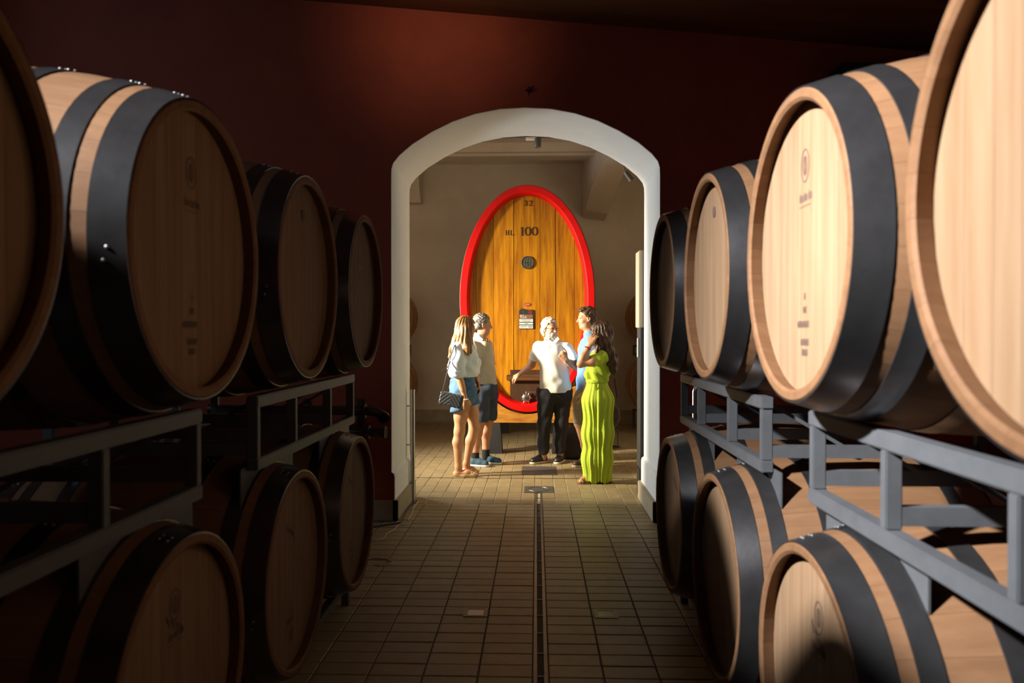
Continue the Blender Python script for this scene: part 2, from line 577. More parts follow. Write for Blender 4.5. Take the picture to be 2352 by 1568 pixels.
def stave_mesh():
    a = PI / NS - .0007
    xs = [0, .006, .06, .14, .25, .40, .55, .70, .85, .96, 1.04, 1.094, 1.10]
    vs, fs = [], []
    for i, x in enumerate(xs):
        ro = br(x) - (.004 if x in (0, 1.10) else 0)
        ri = br(x) - TH + (.010 if x in (0, 1.10) else 0)
        for r, t in ((ro, -a), (ro, -a / 3), (ro, a / 3), (ro, a), (ri, a), (ri, a / 3), (ri, -a / 3), (ri, -a)):
            vs.append((x, r * math.sin(t), r * math.cos(t)))
        if i:
            p, q = (i - 1) * 8, i * 8
            fs += [(p + k, p + (k + 1) % 8, q + (k + 1) % 8, q + k) for k in range(8)]
    e = (len(xs) - 1) * 8
    fs += [tuple(range(8))[::-1], tuple(e + k for k in range(8))]
    me = mesh_of('stave', vs, fs, M['oak_stave'])
    bm = bmesh.new(); bm.from_mesh(me); bmesh.ops.recalc_face_normals(bm, faces=bm.faces); bm.to_mesh(me); bm.free()
    me.polygons.foreach_set('use_smooth', [True] * len(me.polygons))
    me.set_sharp_from_angle(angle=math.radians(30))
    return me


def hoop_mesh(x0, x1):
    t = .0032
    n = 72
    prof = [(br(x0) - .001, x0), (br(x0) + t, x0 + .0005), (br(x1) + t, x1 - .0005), (br(x1) - .001, x1)]
    if x0 > BL / 2: pass
    vs, fs = [], []
    for r, x in prof:
        for k in range(n):
            a = 2 * PI * k / n
            vs.append((x, r * math.sin(a), r * math.cos(a)))
    for i in range(len(prof) - 1):
        for k in range(n):
            l = (k + 1) % n
            fs.append((i * n + k, i * n + l, (i + 1) * n + l, (i + 1) * n + k))
    me = mesh_of('hoop', vs, fs, M['hoop'])
    bm = bmesh.new(); bm.from_mesh(me); bmesh.ops.recalc_face_normals(bm, faces=bm.faces); bm.to_mesh(me); bm.free()
    me.polygons.foreach_set('use_smooth', [True] * len(me.polygons))
    me.set_sharp_from_angle(angle=math.radians(30))
    return me


NB = 9
RHI = RH - TH + .012
head_edges = [-RHI] + [(-RHI + (i + 1) * 2 * RHI / NB) + (.012 * math.sin(i * 5.1)) for i in range(NB - 1)] + [RHI]


def head_board(y0, y1, xf, xb):
    g_ = .0006
    y0, y1 = y0 + g_, y1 - g_
    m = 10
    ys = [y0 + (y1 - y0) * i / m for i in range(m + 1)]
    top = [(y, math.sqrt(max(RHI ** 2 - y * y, 1e-6))) for y in ys]
    poly = [(y, -z) for y, z in top] + [(y, z) for y, z in top[::-1]]
    return MB().prism(poly, 'x', xf, xb).mesh('head_board', M['oak_head'])


STAVE = stave_mesh()
HOOPS = [(.003, .080), (.118, .172), (.292, .345), (BL - .345, BL - .292), (BL - .172, BL - .118), (BL - .080, BL - .003)]
HOOPM = [hoop_mesh(a, b) for a, b in HOOPS]
BOARDF = [head_board(head_edges[i], head_edges[i + 1], .042, .064) for i in range(NB)]
BACKM = MB().lathe([(RHI, BL - .064), (RHI, BL - .042)], (0, 0, 0), 'x', 40).mesh('back_head', M['oak_head'])
RIVM = MB().lathe([(.0050, 0), (.0046, .0014), (.0028, .0026), (.0005, .0030)], (0, 0, 0), 'z', 10).mesh('rivet', M['rivet'], True)
BUNGM = MB().lathe([(.034, -.01), (.034, .004), (.028, .012), (.022, .014)], (0, 0, 0), 'z', 20).mesh('bung', M['oak_head'], True)


def ring_strip(cyy, czz, ry, rz, w, n=28):
    vs, fs = [], []
    for k in range(n):
        a = 2 * PI * k / n
        for s_ in (0, 1):
            vs.append((0, cyy + math.cos(a) * (ry + s_ * w), czz + math.sin(a) * (rz + s_ * w)))
    for k in range(n):
        l = (k + 1) % n
        fs.append((2 * k, 2 * k + 1, 2 * l + 1, 2 * l))
    return vs, fs


def quad(y0, z0, y1, z1):
    return [(0, y0, z0), (0, y1, z0), (0, y1, z1), (0, y0, z1)], [(0, 1, 2, 3)]


def brand_emblem(m):
    b = MB()
    b._add(*ring_strip(0, .215, .026, .040, .0045))
    b._add(*ring_strip(0, .215, .011, .022, .0040))
    b._add(*quad(-.003, .195, .003, .238))
    for i, (w, h) in enumerate(((.011, .018), (.008, .018), (.012, .018), (.009, .016), (.012, .018), (.007, .018))):
        y = -.05 + i * .0165
        b._add(*quad(y, .122, y + w, .122 + h))
        if i % 2: b._add(*quad(y, .122 + h, y + w * .5, .122 + h + .006))
    for i in range(7): b._add(*quad(-.04 + i * .012, .108, -.034 + i * .012, .112))
    o = b.mesh('brand_emblem', m)
    return o


def brand_text(m):
    b = MB()
    for z, n, w in ((-.135, 1, .010), (-.170, 2, .010), (-.208, 6, .011), (-.255, 4, .012), (-.282, 3, .012)):
        off = 0.012 if n == 6 else 0
        for i in range(n):
            y = (i - n / 2) * (w + .0035) + off
            b._add(*quad(y, z, y + w, z + .004))
            b._add(*quad(y, z + .004, y + w * .32, z + .017))
            b._add(*quad(y + w * .68, z + .004, y + w, z + (.017 if i % 2 else .012)))
            if i % 2 == 0: b._add(*quad(y, z + .014, y + w, z + .018))
    return b.mesh('brand_text', m)


def brand_scrawl(m):
    b = MB()
    for i in range(4):
        y = -.05 + i * .026
        z = .12 + i * .014
        b._add([(0, y, z), (0, y + .010, z + .003), (0, y + .024, z + .036), (0, y + .016, z + .034)], [(0, 1, 2, 3)])
        b._add([(0, y + .004, z + .016), (0, y + .022, z + .022), (0, y + .022, z + .028), (0, y + .004, z + .021)], [(0, 1, 2, 3)])
    return b.mesh('brand_scrawl', m)


EMB, EMB_F = brand_emblem(M['burn']), brand_emblem(M['burn_light'])
TXT = brand_text(M['burn'])
SCR = brand_scrawl(M['burn'])
HOLE = MB().lathe([(.022, -.002), (.022, .002), (.016, .002), (.015, -.0015)], (0, 0, 0), 'x', 20).mesh('tap_hole', M['burn'], True)


def remat(me, m):
    c = me.copy()
    c.materials[0] = m
    return c


FAR = {}


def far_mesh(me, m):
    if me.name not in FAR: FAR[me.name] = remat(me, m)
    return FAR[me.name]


def barrel(loc, rz, label, group, marks=(), roll=0.0, full=True):
    e = empty('oak_barrel', loc, rz)
    tag(e, label, 'barrel', group)
    for k in range(NS):
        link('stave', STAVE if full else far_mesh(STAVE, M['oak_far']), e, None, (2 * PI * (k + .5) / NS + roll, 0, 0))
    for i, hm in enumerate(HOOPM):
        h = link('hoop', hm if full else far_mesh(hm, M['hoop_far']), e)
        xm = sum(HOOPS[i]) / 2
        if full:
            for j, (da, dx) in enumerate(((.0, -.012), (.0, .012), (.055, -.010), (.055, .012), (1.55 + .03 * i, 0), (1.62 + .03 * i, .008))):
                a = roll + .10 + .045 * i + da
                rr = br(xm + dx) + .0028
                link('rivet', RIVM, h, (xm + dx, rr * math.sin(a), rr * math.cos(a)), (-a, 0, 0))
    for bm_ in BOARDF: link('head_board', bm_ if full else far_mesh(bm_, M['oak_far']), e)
    link('back_head', BACKM, e)
    if full: link('bung', BUNGM, e, (BL / 2, math.sin(roll) * RB, math.cos(roll) * RB), (-roll, 0, 0))
    for mk in marks:
        me = {'emblem': EMB, 'faint': EMB_F, 'text': TXT, 'scrawl': SCR}.get(mk)
        if mk == 'hole':
            link('tap_hole', HOLE, e, (.041, -.01, .255))
        elif me:
            link('branded_logo' if mk in ('emblem', 'faint') else 'branded_lettering', me, e, (.0408, 0, 0))['kind'] = 'stuff'
    return e


XU_R, XU_L, XD_R, XD_L = .66, -.905, .70, -.955
ZU, ZD = 1.773, .587
YR = [1.00, 2.03, 3.06, 4.10]
YLf = [1.045, 2.075, 3.07, 4.09]
GU_R = 'upper row of barrels on the sunlit side'
rows = [
    # right side: heads face -x; barrel local +x runs to +x
    (XU_R, YR[0], ZU, 0, 'huge pale oak barrel head cut off by the photo edge, upper sunlit row', 'barrels of the sunlit side', ('text',), .05),
    (XU_R, YR[1], ZU, 0, 'brightly sunlit oak barrel with branded emblem on its head, upper row', 'barrels of the sunlit side', ('emblem', 'text'), .0),
    (XU_R, YR[2], ZU, 0, 'pinkish oak barrel with a dark tap hole, upper row of the sunlit side', 'barrels of the sunlit side', ('hole',), -.05),
    (XU_R, YR[3], ZU, 0, 'dim brown oak barrel overlapping the white arch jamb, upper sunlit row', 'barrels of the sunlit side', ('faint',), .08),
    (XD_R, YR[1], ZD, 0, 'lower oak barrel with round shadow on its head, under the bright rack', 'barrels of the sunlit side', ('emblem', 'scrawl'), .1),
    (XD_R, YR[2], ZD, 0, 'lower oak barrel in half shadow, second from the bright arch jamb', 'barrels of the sunlit side', ('text',), -.06),
    (XD_R, YR[3], ZD, 0, 'lower oak barrel on the tiles just before the bright arch jamb', 'barrels of the sunlit side', ('scrawl', 'text'), .03),
    # left side: heads face +x
    (XU_L, YLf[0], ZU, PI, 'very dark barrel cut off by the photo edge, upper shadowed row', 'barrels of the shadowed side', ('text',), .0),
    (XU_L, YLf[1], ZU, PI, 'large shadowed oak barrel with blue daylight on its top hoops', 'barrels of the shadowed side', ('emblem', 'text'), .0),
    (XU_L, YLf[2], ZU, PI, 'shadowed upper oak barrel with dark tap hole and pale lit staves', 'barrels of the shadowed side', ('hole',), .06),
    (XU_L, YLf[3], ZU, PI, 'smallest looking upper oak barrel of the shadowed row, beside dark red wall', 'barrels of the shadowed side', ('faint',), -.04),
    (XD_L, YLf[1], ZD, PI, 'dark lower oak barrel at the bottom edge, nearest of the shadowed lower row', 'barrels of the shadowed side', ('emblem', 'scrawl'), .0),
    (XD_L, YLf[2], ZD, PI, 'dark lower oak barrel in the middle of the shadowed lower row', 'barrels of the shadowed side', ('scrawl', 'text'), .05),
    (XD_L, YLf[3], ZD, PI, 'dark lower oak barrel below the capped pipes by the red wall', 'barrels of the shadowed side', ('scrawl', 'text'), -.05),
]
for (x, y, z, rz, lab, grp, mk, roll) in rows:
    e = barrel((x, y, z), rz, lab, grp, mk, roll)

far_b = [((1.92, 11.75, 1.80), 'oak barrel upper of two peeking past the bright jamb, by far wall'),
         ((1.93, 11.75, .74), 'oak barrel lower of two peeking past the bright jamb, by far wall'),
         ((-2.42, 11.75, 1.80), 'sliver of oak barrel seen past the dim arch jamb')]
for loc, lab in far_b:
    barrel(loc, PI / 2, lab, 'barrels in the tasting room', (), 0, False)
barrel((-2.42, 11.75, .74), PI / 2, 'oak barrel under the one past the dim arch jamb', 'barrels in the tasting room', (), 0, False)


# ------------------------------------------------------------------ steel barrel racks
def rack(name, sd, xf, y_far, y_near, ups, label):
    """sd=+1 sunlit side; front frame at x = xf, running back to xf + sd*.78"""
    e = empty(name, (xf, (y_far + y_near) / 2, 1.036))
    tag(e, label, 'barrel rack', 'steel racks between the barrel rows')
    y0, y1 = y_near - e.location.y, y_far - e.location.y
    H = .28
    w = .045
    for x in (0, sd * .78):
        MB().box((x - w / 2, y0, H - w), (x + w / 2, y1, H), b=.004).build('upper_rail', M['rack'], e)
        MB().box((x - w / 2, y0, 0), (x + w / 2, y1, w), b=.004).build('lower_rail', M['rack'], e)
        for u in ups:
            yy = min(max(u - e.location.y, y0 + .0175), y1 - .0175)
            MB().box((x - .02, yy - .016, w), (x + .02, yy + .016, H - w), b=.003).build('upright', M['rack'], e)
    for u in ups:
        yy = min(max(u - e.location.y, y0 + .0175), y1 - .0175)
        MB().bar((sd * .02, yy, .078), (sd * .76, yy, .078), .032, .045).build('cross_beam', M['rack'], e)
    for u in (ups[0], ups[-1], ups[1]):
        yy = min(max(u - e.location.y, y0 + .02), y1 - .02)
        yy += .05 if yy < 0 else -.05
        MB().bar((sd * .03, yy, H - .03), (sd * .30, yy, .09), .005, .013).build('brace', M['rack'], e)
    return e


def saddle(e, sd, yc, r):
    # thin curved plate that hangs from the lower rail onto the barrel below
    b = MB()
    n = 10
    x0, x1 = (.0225, .0285) if sd > 0 else (-.0285, -.0225)
    zc_ = ZD - 1.036
    poly = [(yc - .30, .015), (yc + .30, .015)]
    low = []
    for i in range(n + 1):
        yy = .30 - .60 * i / n
        low.append((yc + yy, min(.01, math.sqrt(r * r - yy * yy) + zc_ + .004) ))
    b.prism(poly + low, 'x', x0, x1)
    b.build('saddle_plate', M['rack'], e)


for (sd, xf, ups, yn, yf, lab) in (
        (1, .85, [4.42, 3.97, 3.35, 2.86], 2.84, 4.44, 'grey steel rack under the dim barrels, ending near the bright jamb'),
        (1, .85, [2.34, 1.86, 1.36, .86], .84, 2.36, 'grey steel rack catching cold light at the photo edge'),
        (-1, -1.06, [4.33, 3.85, 3.29, 2.84], 2.82, 4.35, 'grey steel rack in shade beside the capped pipes'),
        (-1, -1.06, [2.33, 1.82, 1.32, .82], .80, 2.35, 'grey steel rack in deep shade at the dark photo edge')):
    e = rack('barrel_rack', sd, xf, yf, yn, ups, lab)
    for yy in ((YR if sd > 0 else YLf)[2:] if yn > 2 else (YR if sd > 0 else YLf)[1:2]):
        r = br(.85 - XD_R + .025 if sd > 0 else .13)
        saddle(e, sd, yy - e.location.y, r)

for (sd, xf, yn, yf, lab) in (
        (1, .85, 2.84, 4.44, 'low floor rack under the lower sunlit barrels by the arch'),
        (1, .85, 1.2, 2.36, 'low floor rack under the nearest lower sunlit barrel'),
        (-1, -1.09, 2.82, 4.35, 'low floor rack under the lower shadowed barrels by the arch'),
        (-1, -1.09, 1.2, 2.35, 'low floor rack under the nearest lower shadowed barrel')):
    e = empty('floor_rack', (xf, (yn + yf) / 2, 0))
    tag(e, lab, 'barrel rack', 'floor racks under the lower barrels')
    y0, y1 = yn - e.location.y, yf - e.location.y
    zt = ZD - br(.15) - .002
    for x in (0, sd * .78):
        MB().box((x - .022, y0, zt - .04), (x + .022, y1, zt), b=.004).build('rail', M['rack'], e)
        for yy in (y0 + .02, y1 - .02):
            MB().box((x - .02, yy - .02, 0), (x + .02, yy + .02, zt - .04), b=.003).build('foot', M['rack'], e)
    for yy in (y0 + .02, y1 - .02):
        MB().bar((sd * .022, yy, zt - .02), (sd * .758, yy, zt - .02), .03, .03).build('cross_beam', M['rack'], e)

for X in (1.92, -2.42):
    e = empty('barrel_stand', (X, 12.3, 0))
    tag(e, 'dark steel rack frame between the two far barrels by the ' + ('bright jamb' if X > 0 else 'dim jamb'), 'barrel rack', 'racks in the tasting room')
    zl, zh = .74 + br(.13) + .003, 1.80 - br(.13) - .003
    for y in (-.42, .42):
        MB().box((-.33, y - .02, zh - .04), (.33, y + .02, zh), b=.004).build('upper_rail', M['dark_steel'], e)
        MB().box((-.33, y - .02, zl), (.33, y + .02, zl + .04), b=.004).build('lower_rail', M['dark_steel'], e)
        for x in (-.31, .31):
            MB().box((x - .018, y - .018, zl + .04), (x + .018, y + .018, zh - .04), b=.003).build('upright', M['dark_steel'], e)
    for x in (-.31, .31):
        MB().bar((x, -.40, zl + .02), (x, .40, zl + .02), .03, .03).build('cross_beam', M['dark_steel'], e)
    e = empty('floor_rack', (X, 12.3, 0))
    tag(e, 'low dark steel floor rack under the far barrels by the ' + ('bright jamb' if X > 0 else 'dim jamb'), 'barrel rack', 'racks in the tasting room')
    zt = .74 - br(.13) - .003
    for y in (-.42, .42):
        MB().box((-.33, y - .02, zt - .04), (.33, y + .02, zt), b=.004).build('rail', M['dark_steel'], e)
        for x in (-.31, .31):
            MB().box((x - .018, y - .018, .001), (x + .018, y + .018, zt - .04), b=.003).build('foot', M['dark_steel'], e)

# ------------------------------------------------------------------ the big oval cask
YF = 9.86                        # front of the rim
YHD = 9.98                       # face of the head boards
ctr = at(1211, 686, YF)
CX, CZ = ctr.x, ctr.z
CA, CB_ = .868, 1.462
cask = empty('oval_cask', (CX, YF + 1.3, .40))
tag(cask, 'giant oval wooden cask with bright red rim and black numbers', 'cask')
inv = Matrix.Translation(-Vector(cask.location))


def cpart(mb, name, mats, parent=cask, smooth=False):
    o = mb.build(name, mats, None, smooth)
    o.data.transform(inv)
    o.parent = parent
    return o


def ell(a, b, n=96):
    return [(CX + a * math.cos(2 * PI * k / n), CZ + b * math.sin(2 * PI * k / n)) for k in range(n)]


def oval_rings(rings, n=96, close=False):
    """rings: (a, b, y)"""
    vs, fs = [], []
    for a, b, y in rings:
        vs += [(x, y, z) for x, z in ell(a, b, n)]
    m = len(rings)
    for i in range(m if close else m - 1):
        j = (i + 1) % m
        for k in range(n):
            l = (k + 1) % n
            fs.append((i * n + k, i * n + l, j * n + l, j * n + k))
    return vs, fs


b = MB(); b._add(*oval_rings([(CA, CB_, YF + .012), (CA - .01, CB_ - .01, YF), (CA - .085, CB_ - .085, YF), (CA - .092, CB_ - .092, YF + .006), (CA - .125, CB_ - .125, YHD + .01), (CA - .125, CB_ - .125, YHD + .05), (CA, CB_, YHD + .05)], 96, True))
rim = cpart(b, 'rim', M['cask_red'], smooth=True)
b = MB(); b._add(*oval_rings([(CA + .004, CB_ + .004, YF + .06), (CA + .012, CB_ + .012, YF + .062), (CA + .016, CB_ + .016, YF + .15), (CA + .006, CB_ + .006, YF + .152)]))
cpart(b, 'hoop', M['dark_steel'], smooth=True)
NSB = 56
for k in range(NSB):
    # body staves, slightly bellied towards the middle
    vs, fs = [], []
    ys = [YHD + .05, 10.4, 10.9, 11.4, 11.9, 12.5]
    for i, y in enumerate(ys):
        g_ = .05 * (1 - ((y - 11.2) / 1.4) ** 2)
        for rr in (0, -.06):
            for t in (0.03, .97):
                a = 2 * PI * (k + t) / NSB
                vs.append((CX + (CA + g_ + rr - .002) * math.cos(a), y, CZ + (CB_ + g_ + rr - .002) * math.sin(a)))
        if i:
            p, q = (i - 1) * 4, i * 4
            fs += [(p, p + 1, q + 1, q), (p + 1, p + 3, q + 3, q + 1), (p + 3, p + 2, q + 2, q + 3), (p + 2, p, q, q + 2)]
    fs += [(0, 2, 3, 1), (20, 21, 23, 22)]
    mb_ = MB(); mb_._add(vs, fs)
    cpart(mb_, 'stave', M['cask_wood'])
edges_px = [1060, 1094, 1134, 1179.5, 1240, 1275.5, 1319, 1362]
ai, bi = CA - .118, CB_ - .118
ex = [CX - ai] + [at(p, 686, YHD).x for p in edges_px[1:-1]] + [CX + ai]
for i in range(len(ex) - 1):
    x0, x1 = ex[i] + .0022, ex[i + 1] - .0022
    m = 10
    xs = [x0 + (x1 - x0) * k / m for k in range(m + 1)]
    zt = [bi * math.sqrt(max(1 - ((x - CX) / ai) ** 2, 1e-5)) for x in xs]
    poly = [(x, CZ - z) for x, z in zip(xs, zt)] + [(x, CZ + z) for x, z in zip(xs[::-1], zt[::-1])]
    dy = (.0, .004, -.002, .003, -.003, .002, .004)[i]
    cpart(MB().prism(poly, 'y', YHD + dy, YHD + .045), 'head_board', M['cask_wood'])
cpart(MB().prism(ell(ai, bi, 64), 'y', YHD + .045, YHD + .06), 'head_backing', M['black_paint'])
cpart(MB().prism(ell(CA - .06, CB_ - .06, 64), 'y', 12.4, 12.46), 'back_head', M['cask_wood'])


def stroke(pts, w, n_cap=0):
    """flat brush stroke in (x,z); w: width per point"""
    ws = w if isinstance(w, (list, tuple)) else [w] * len(pts)
    vs, fs = [], []
    m = len(pts)
    for i, p in enumerate(pts):
        a, b_ = pts[max(i - 1, 0)], pts[min(i + 1, m - 1)]
        d = Vector((b_[0] - a[0], b_[1] - a[1])).normalized()
        nx, nz = -d.y, d.x
        vs += [(p[0] + nx * ws[i] / 2, p[1] + nz * ws[i] / 2), (p[0] - nx * ws[i] / 2, p[1] - nz * ws[i] / 2)]
        if i: fs.append((2 * i - 2, 2 * i - 1, 2 * i + 1, 2 * i))
    return vs, fs


def glyph(ch):
    """strokes on a 0..1 high cell, (points, widths), advance"""
    S = []
    if ch == '1':
        S = [([(.22, .03), (.22, .97)], .13), ([(.04, .80), (.20, .95)], [.03, .10]), ([(.05, .025), (.40, .025)], .05)]
        return S, .46
    if ch == '0':
        pts, ws = [], []
        for k in range(25):
            a = 2 * PI * k / 24
            pts.append((.36 + .30 * math.cos(a), .5 + .47 * math.sin(a)))
            ws.append(.055 + .075 * abs(math.cos(a)) ** 1.3)
        return [(pts, ws)], .76
    if ch == 'H':
        return [([(.14, 0), (.14, 1)], .15), ([(.62, 0), (.62, 1)], .15), ([(.14, .5), (.62, .5)], .06), ([(.0, .03), (.28, .03)], .06), ([(.48, .03), (.76, .03)], .06),
                ([(.0, .97), (.28, .97)], .06), ([(.48, .97), (.76, .97)], .06)], .95
    if ch == 'L':
        return [([(.16, 0), (.16, 1)], .15), ([(.0, .03), (.62, .03)], .06), ([(.0, .97), (.32, .97)], .06), ([(.6, .0), (.6, .25)], [.10, .02])], .72
    if ch == '.':
        return [([(.05, .0), (.05, .12)], .12)], .25
    if ch == '3':
        pts = [(.08, .80), (.14, .93), (.32, .98), (.50, .88), (.50, .68), (.36, .55), (.22, .52), (.40, .48), (.56, .34), (.54, .14), (.34, .02), (.14, .06), (.06, .20)]
        return [(pts, [.12, .08, .06, .10, .13, .07, .05, .07, .14, .14, .06, .08, .13])], .72
    if ch == '2':
        pts = [(.08, .76), (.12, .92), (.30, .98), (.50, .90), (.52, .70), (.40, .48), (.20, .25), (.06, .06)]
        return [(pts, [.14, .09, .06, .11, .14, .10, .06, .05]), ([(.05, .05), (.56, .05)], .12), ([(.54, .02), (.57, .26)], [.08, .03])], .72
    if ch == '9':
        pts = []
        ws = []
        for k in range(17):
            a = 2 * PI * k / 16
            pts.append((.30 + .22 * math.cos(a), .70 + .27 * math.sin(a))); ws.append(.13)
        return [(pts, ws), ([(.52, .70), (.50, .35), (.36, .10), (.14, .05)], .13)], .68
    return [], .5


def write(s, px, py_base, h_px, Y, m, name, parent, thick=.001, track=0.0, squeeze=1.0, bold=1.0):
    o = at(px, py_base, Y)
    h = h_px * Y / F_PX
    mb_ = MB()
    x = o.x
    for ch in s:
        if ch == ' ':
            x += .4 * h
            continue
        S, adv = glyph(ch)
        for i, (pts, w) in enumerate(S):
            v, f = stroke([(p[0], p[1]) for p in pts], [q_ * bold for q_ in w] if isinstance(w, list) else w * bold)
            mb_._add([(x + p[0] * h * squeeze, Y - .0006 * (i + 1) - thick, o.z + p[1] * h) for p in v], f)
        x += (adv + track) * h * squeeze
    return cpart(mb_, name, m, parent)


write('32', 1203.5, 472.5, 12, YHD - .003, M['ink'], 'stencil_number', cask, track=.25, bold=1.5)
write('HL.', 1161.5, 540, 11, YHD - .003, M['ink'], 'stencil_letters', cask, track=.02, bold=1.45)
write('100', 1195, 541, 20, YHD - .004, M['ink'], 'stencil_number', cask, track=.06, bold=1.15, squeeze=.96)
# bronze medallion
mc = at(1211.5, 603, YHD)
b = MB().lathe([(.085, 0), (.085, .012), (.078, .018), (.072, .013), (.001, .013)][::1], (mc.x, YHD - .022, mc.z), 'y', 40)
b = MB().lathe([(.001, .010), (.070, .010), (.075, .0), (.083, .002), (.085, .010), (.085, .022)], (mc.x, YHD - .022, mc.z), 'y', 40)
med = cpart(b, 'medallion', M['bronze'], smooth=True)
b = MB()
for pts, w in (([(-.035, -.05), (-.03, .0), (-.04, .03), (-.02, .055)], .012), ([(.0, -.06), (.005, -.01), (-.008, .03), (.008, .058)], .015), ([(.03, -.052), (.028, .0), (.04, .02), (.03, .05)], .012), ([(-.05, -.01), (-.02, .005), (.02, -.005), (.052, .008)], .01), ([(-.02, -.03), (.02, -.04)], .012)):
    v, f = stroke(pts, w)
    b._add([(mc.x + p[0], YHD - .0165, mc.z + p[1]) for p in v], f)
cpart(b, 'relief_figure', M['bronze'], med)
# small red tag
rc = at(1210.5, 699, YHD)
poly = [(rc.x + .046 * math.cos(a) * (1 if abs(math.cos(a)) < .8 else 1.0), rc.z + .024 * math.sin(a)) for a in [2 * PI * k / 20 for k in range(20)]]
tg = cpart(MB().prism(poly, 'y', YHD - .006, YHD - .002), 'red_tag', M['red_tag'])
v, f = oval_rings([(1, 1, 0)], 4)
b = MB()
for z in (-.006, .004): b.box((rc.x - .03, YHD - .0072, rc.z + z - .0025), (rc.x + .03, YHD - .0062, rc.z + z + .0025))
cpart(b, 'tag_lines', M['burn_light'], tg)

# information plaque
P0, P1 = at(1192.5, 755, YHD), at(1226, 711, YHD)
pl_ = MB()
ph = at(1200, 720, YHD).z
poly = [(P0.x, P0.z), (P1.x, P0.z), (P1.x, P1.z - .01), (P1.x - .012, P1.z), (P0.x + .075, P1.z), (P0.x + .062, P1.z + .013), (P0.x + .03, P1.z + .013), (P0.x + .016, P1.z), (P0.x, P1.z - .012)]
pl_.prism(poly, 'y', YHD - .012, YHD - .002)
plaque = cpart(pl_, 'plaque', M['black_paint'])
yq = YHD - .0135


def strip(px0, py0, px1, py1, m, name, par):
    a, c = at(px0, py1, yq), at(px1, py0, yq)
    return cpart(MB().box((a.x, yq, a.z), (c.x, yq + .0012, c.z)), name, m, par)


strip(1193, 722, 1223.5, 731.5, M['brown_card'], 'brown_band', plaque)
for (y0, y1) in ((732.5, 739), (741, 745), (747, 754)):
    s_ = strip(1193, y0, 1224, y1, M['white_paint'], 'label_strip', plaque)
b = MB()
for (y, x0, x1, h) in ((733.8, 1196, 1222, 1.3), (736.8, 1201, 1217, 1.0), (742.2, 1205, 1213, 1.5), (749.2, 1196, 1210, 1.4), (749.0, 1213, 1222, 1.8), (752, 1195, 1200, .7), (752, 1214, 1222, .8)):
    x = x0
    while x < x1:
        a, c = at(x, y + h, yq - .001), at(x + 1.0, y, yq - .001)
        b.box((a.x, yq - .001, a.z), (c.x, yq - .0005, c.z))
        x += 1.45
cpart(b, 'small_print', M['ink'], plaque)
write('32', 1213, 719.2, 6.6, yq, M['red_ink'], 'plaque_number', plaque, squeeze=.95)
write('92', 1194.3, 730.6, 7.6, yq - .001, M['white_paint'], 'plaque_number', plaque, squeeze=.9)
write('HL', 1204.2, 730.6, 4.6, yq - .001, M['white_paint'], 'plaque_letters', plaque, squeeze=.9)
b = MB()
for pts, w in (([(-.012, -.012), (-.004, .0), (-.01, .014)], .005), ([(.004, -.014), (.0, .002), (.01, .012)], .006), ([(-.006, .012), (.008, .018)], .004), ([(-.03, -.022), (.03, -.022)], .003)):
    v, f = stroke(pts, w)
    q = at(1201, 716, yq)
    b._add([(q.x + p[0] * .8, yq, q.z + p[1] * .8) for p in v], f)
cpart(b, 'crest', M['bronze'], plaque)

# hatch door with its cross bar, tap and lever
h0, h1 = at(1172, 942, YHD), at(1250, 849, YHD)
poly = [(h0.x + .03, h0.z - .02), (h1.x - .03, h0.z - .02), (h1.x, h0.z + .10), (h1.x, h1.z), (h0.x, h1.z), (h0.x, h0.z + .10)]
hatch = cpart(MB().prism(poly, 'y', YHD - .012, YHD - .004), 'hatch', M['cask_dark'])
b0, b1 = at(1164, 873, YHD), at(1262, 862, YHD)
cpart(MB().box((b0.x, YHD - .085, b0.z), (b1.x, YHD - .012, b0.z + .075), b=.008), 'hatch_bar', mat('hatch_bar_wood', (.16, .065, .014), .5, var=(.06, .025, .008), scale=3, stretch=(.6, 6, 6), bump=.1), hatch)  # bar colour darkened as well, for the shade across the hatch
tc_ = at(1209, 913, YHD)
b = MB().lathe([(.02, .0), (.022, .02), (.048, .024), (.055, .03), (.055, .04), (.044, .046), (.046, .07), (.040, .075), (.018, .076), (.016, .068), (.001, .068)][::-1], (tc_.x, YHD - .085, tc_.z), 'y', 28)
tap = cpart(b, 'tap', M['steel'], smooth=True)
b = MB()
for k in range(6):
    a = 2 * PI * k / 6
    b.tube([(tc_.x + .05 * math.cos(a), YHD - .06, tc_.z + .05 * math.sin(a)), (tc_.x + .072 * math.cos(a), YHD - .06, tc_.z + .072 * math.sin(a))], .008, 8)
b.tube([(tc_.x + .0, YHD - .06, tc_.z + .05), (tc_.x - .005, YHD - .06, tc_.z + .085)], .011, 8)
cpart(b, 'wing_nut', M['steel'], tap, True)
l0, l1 = at(1211, 900, YHD - .08), at(1262, 901, YHD - .08)
cpart(MB().tube([l0, l1], .007, 8), 'lever', M['steel'], smooth=True)

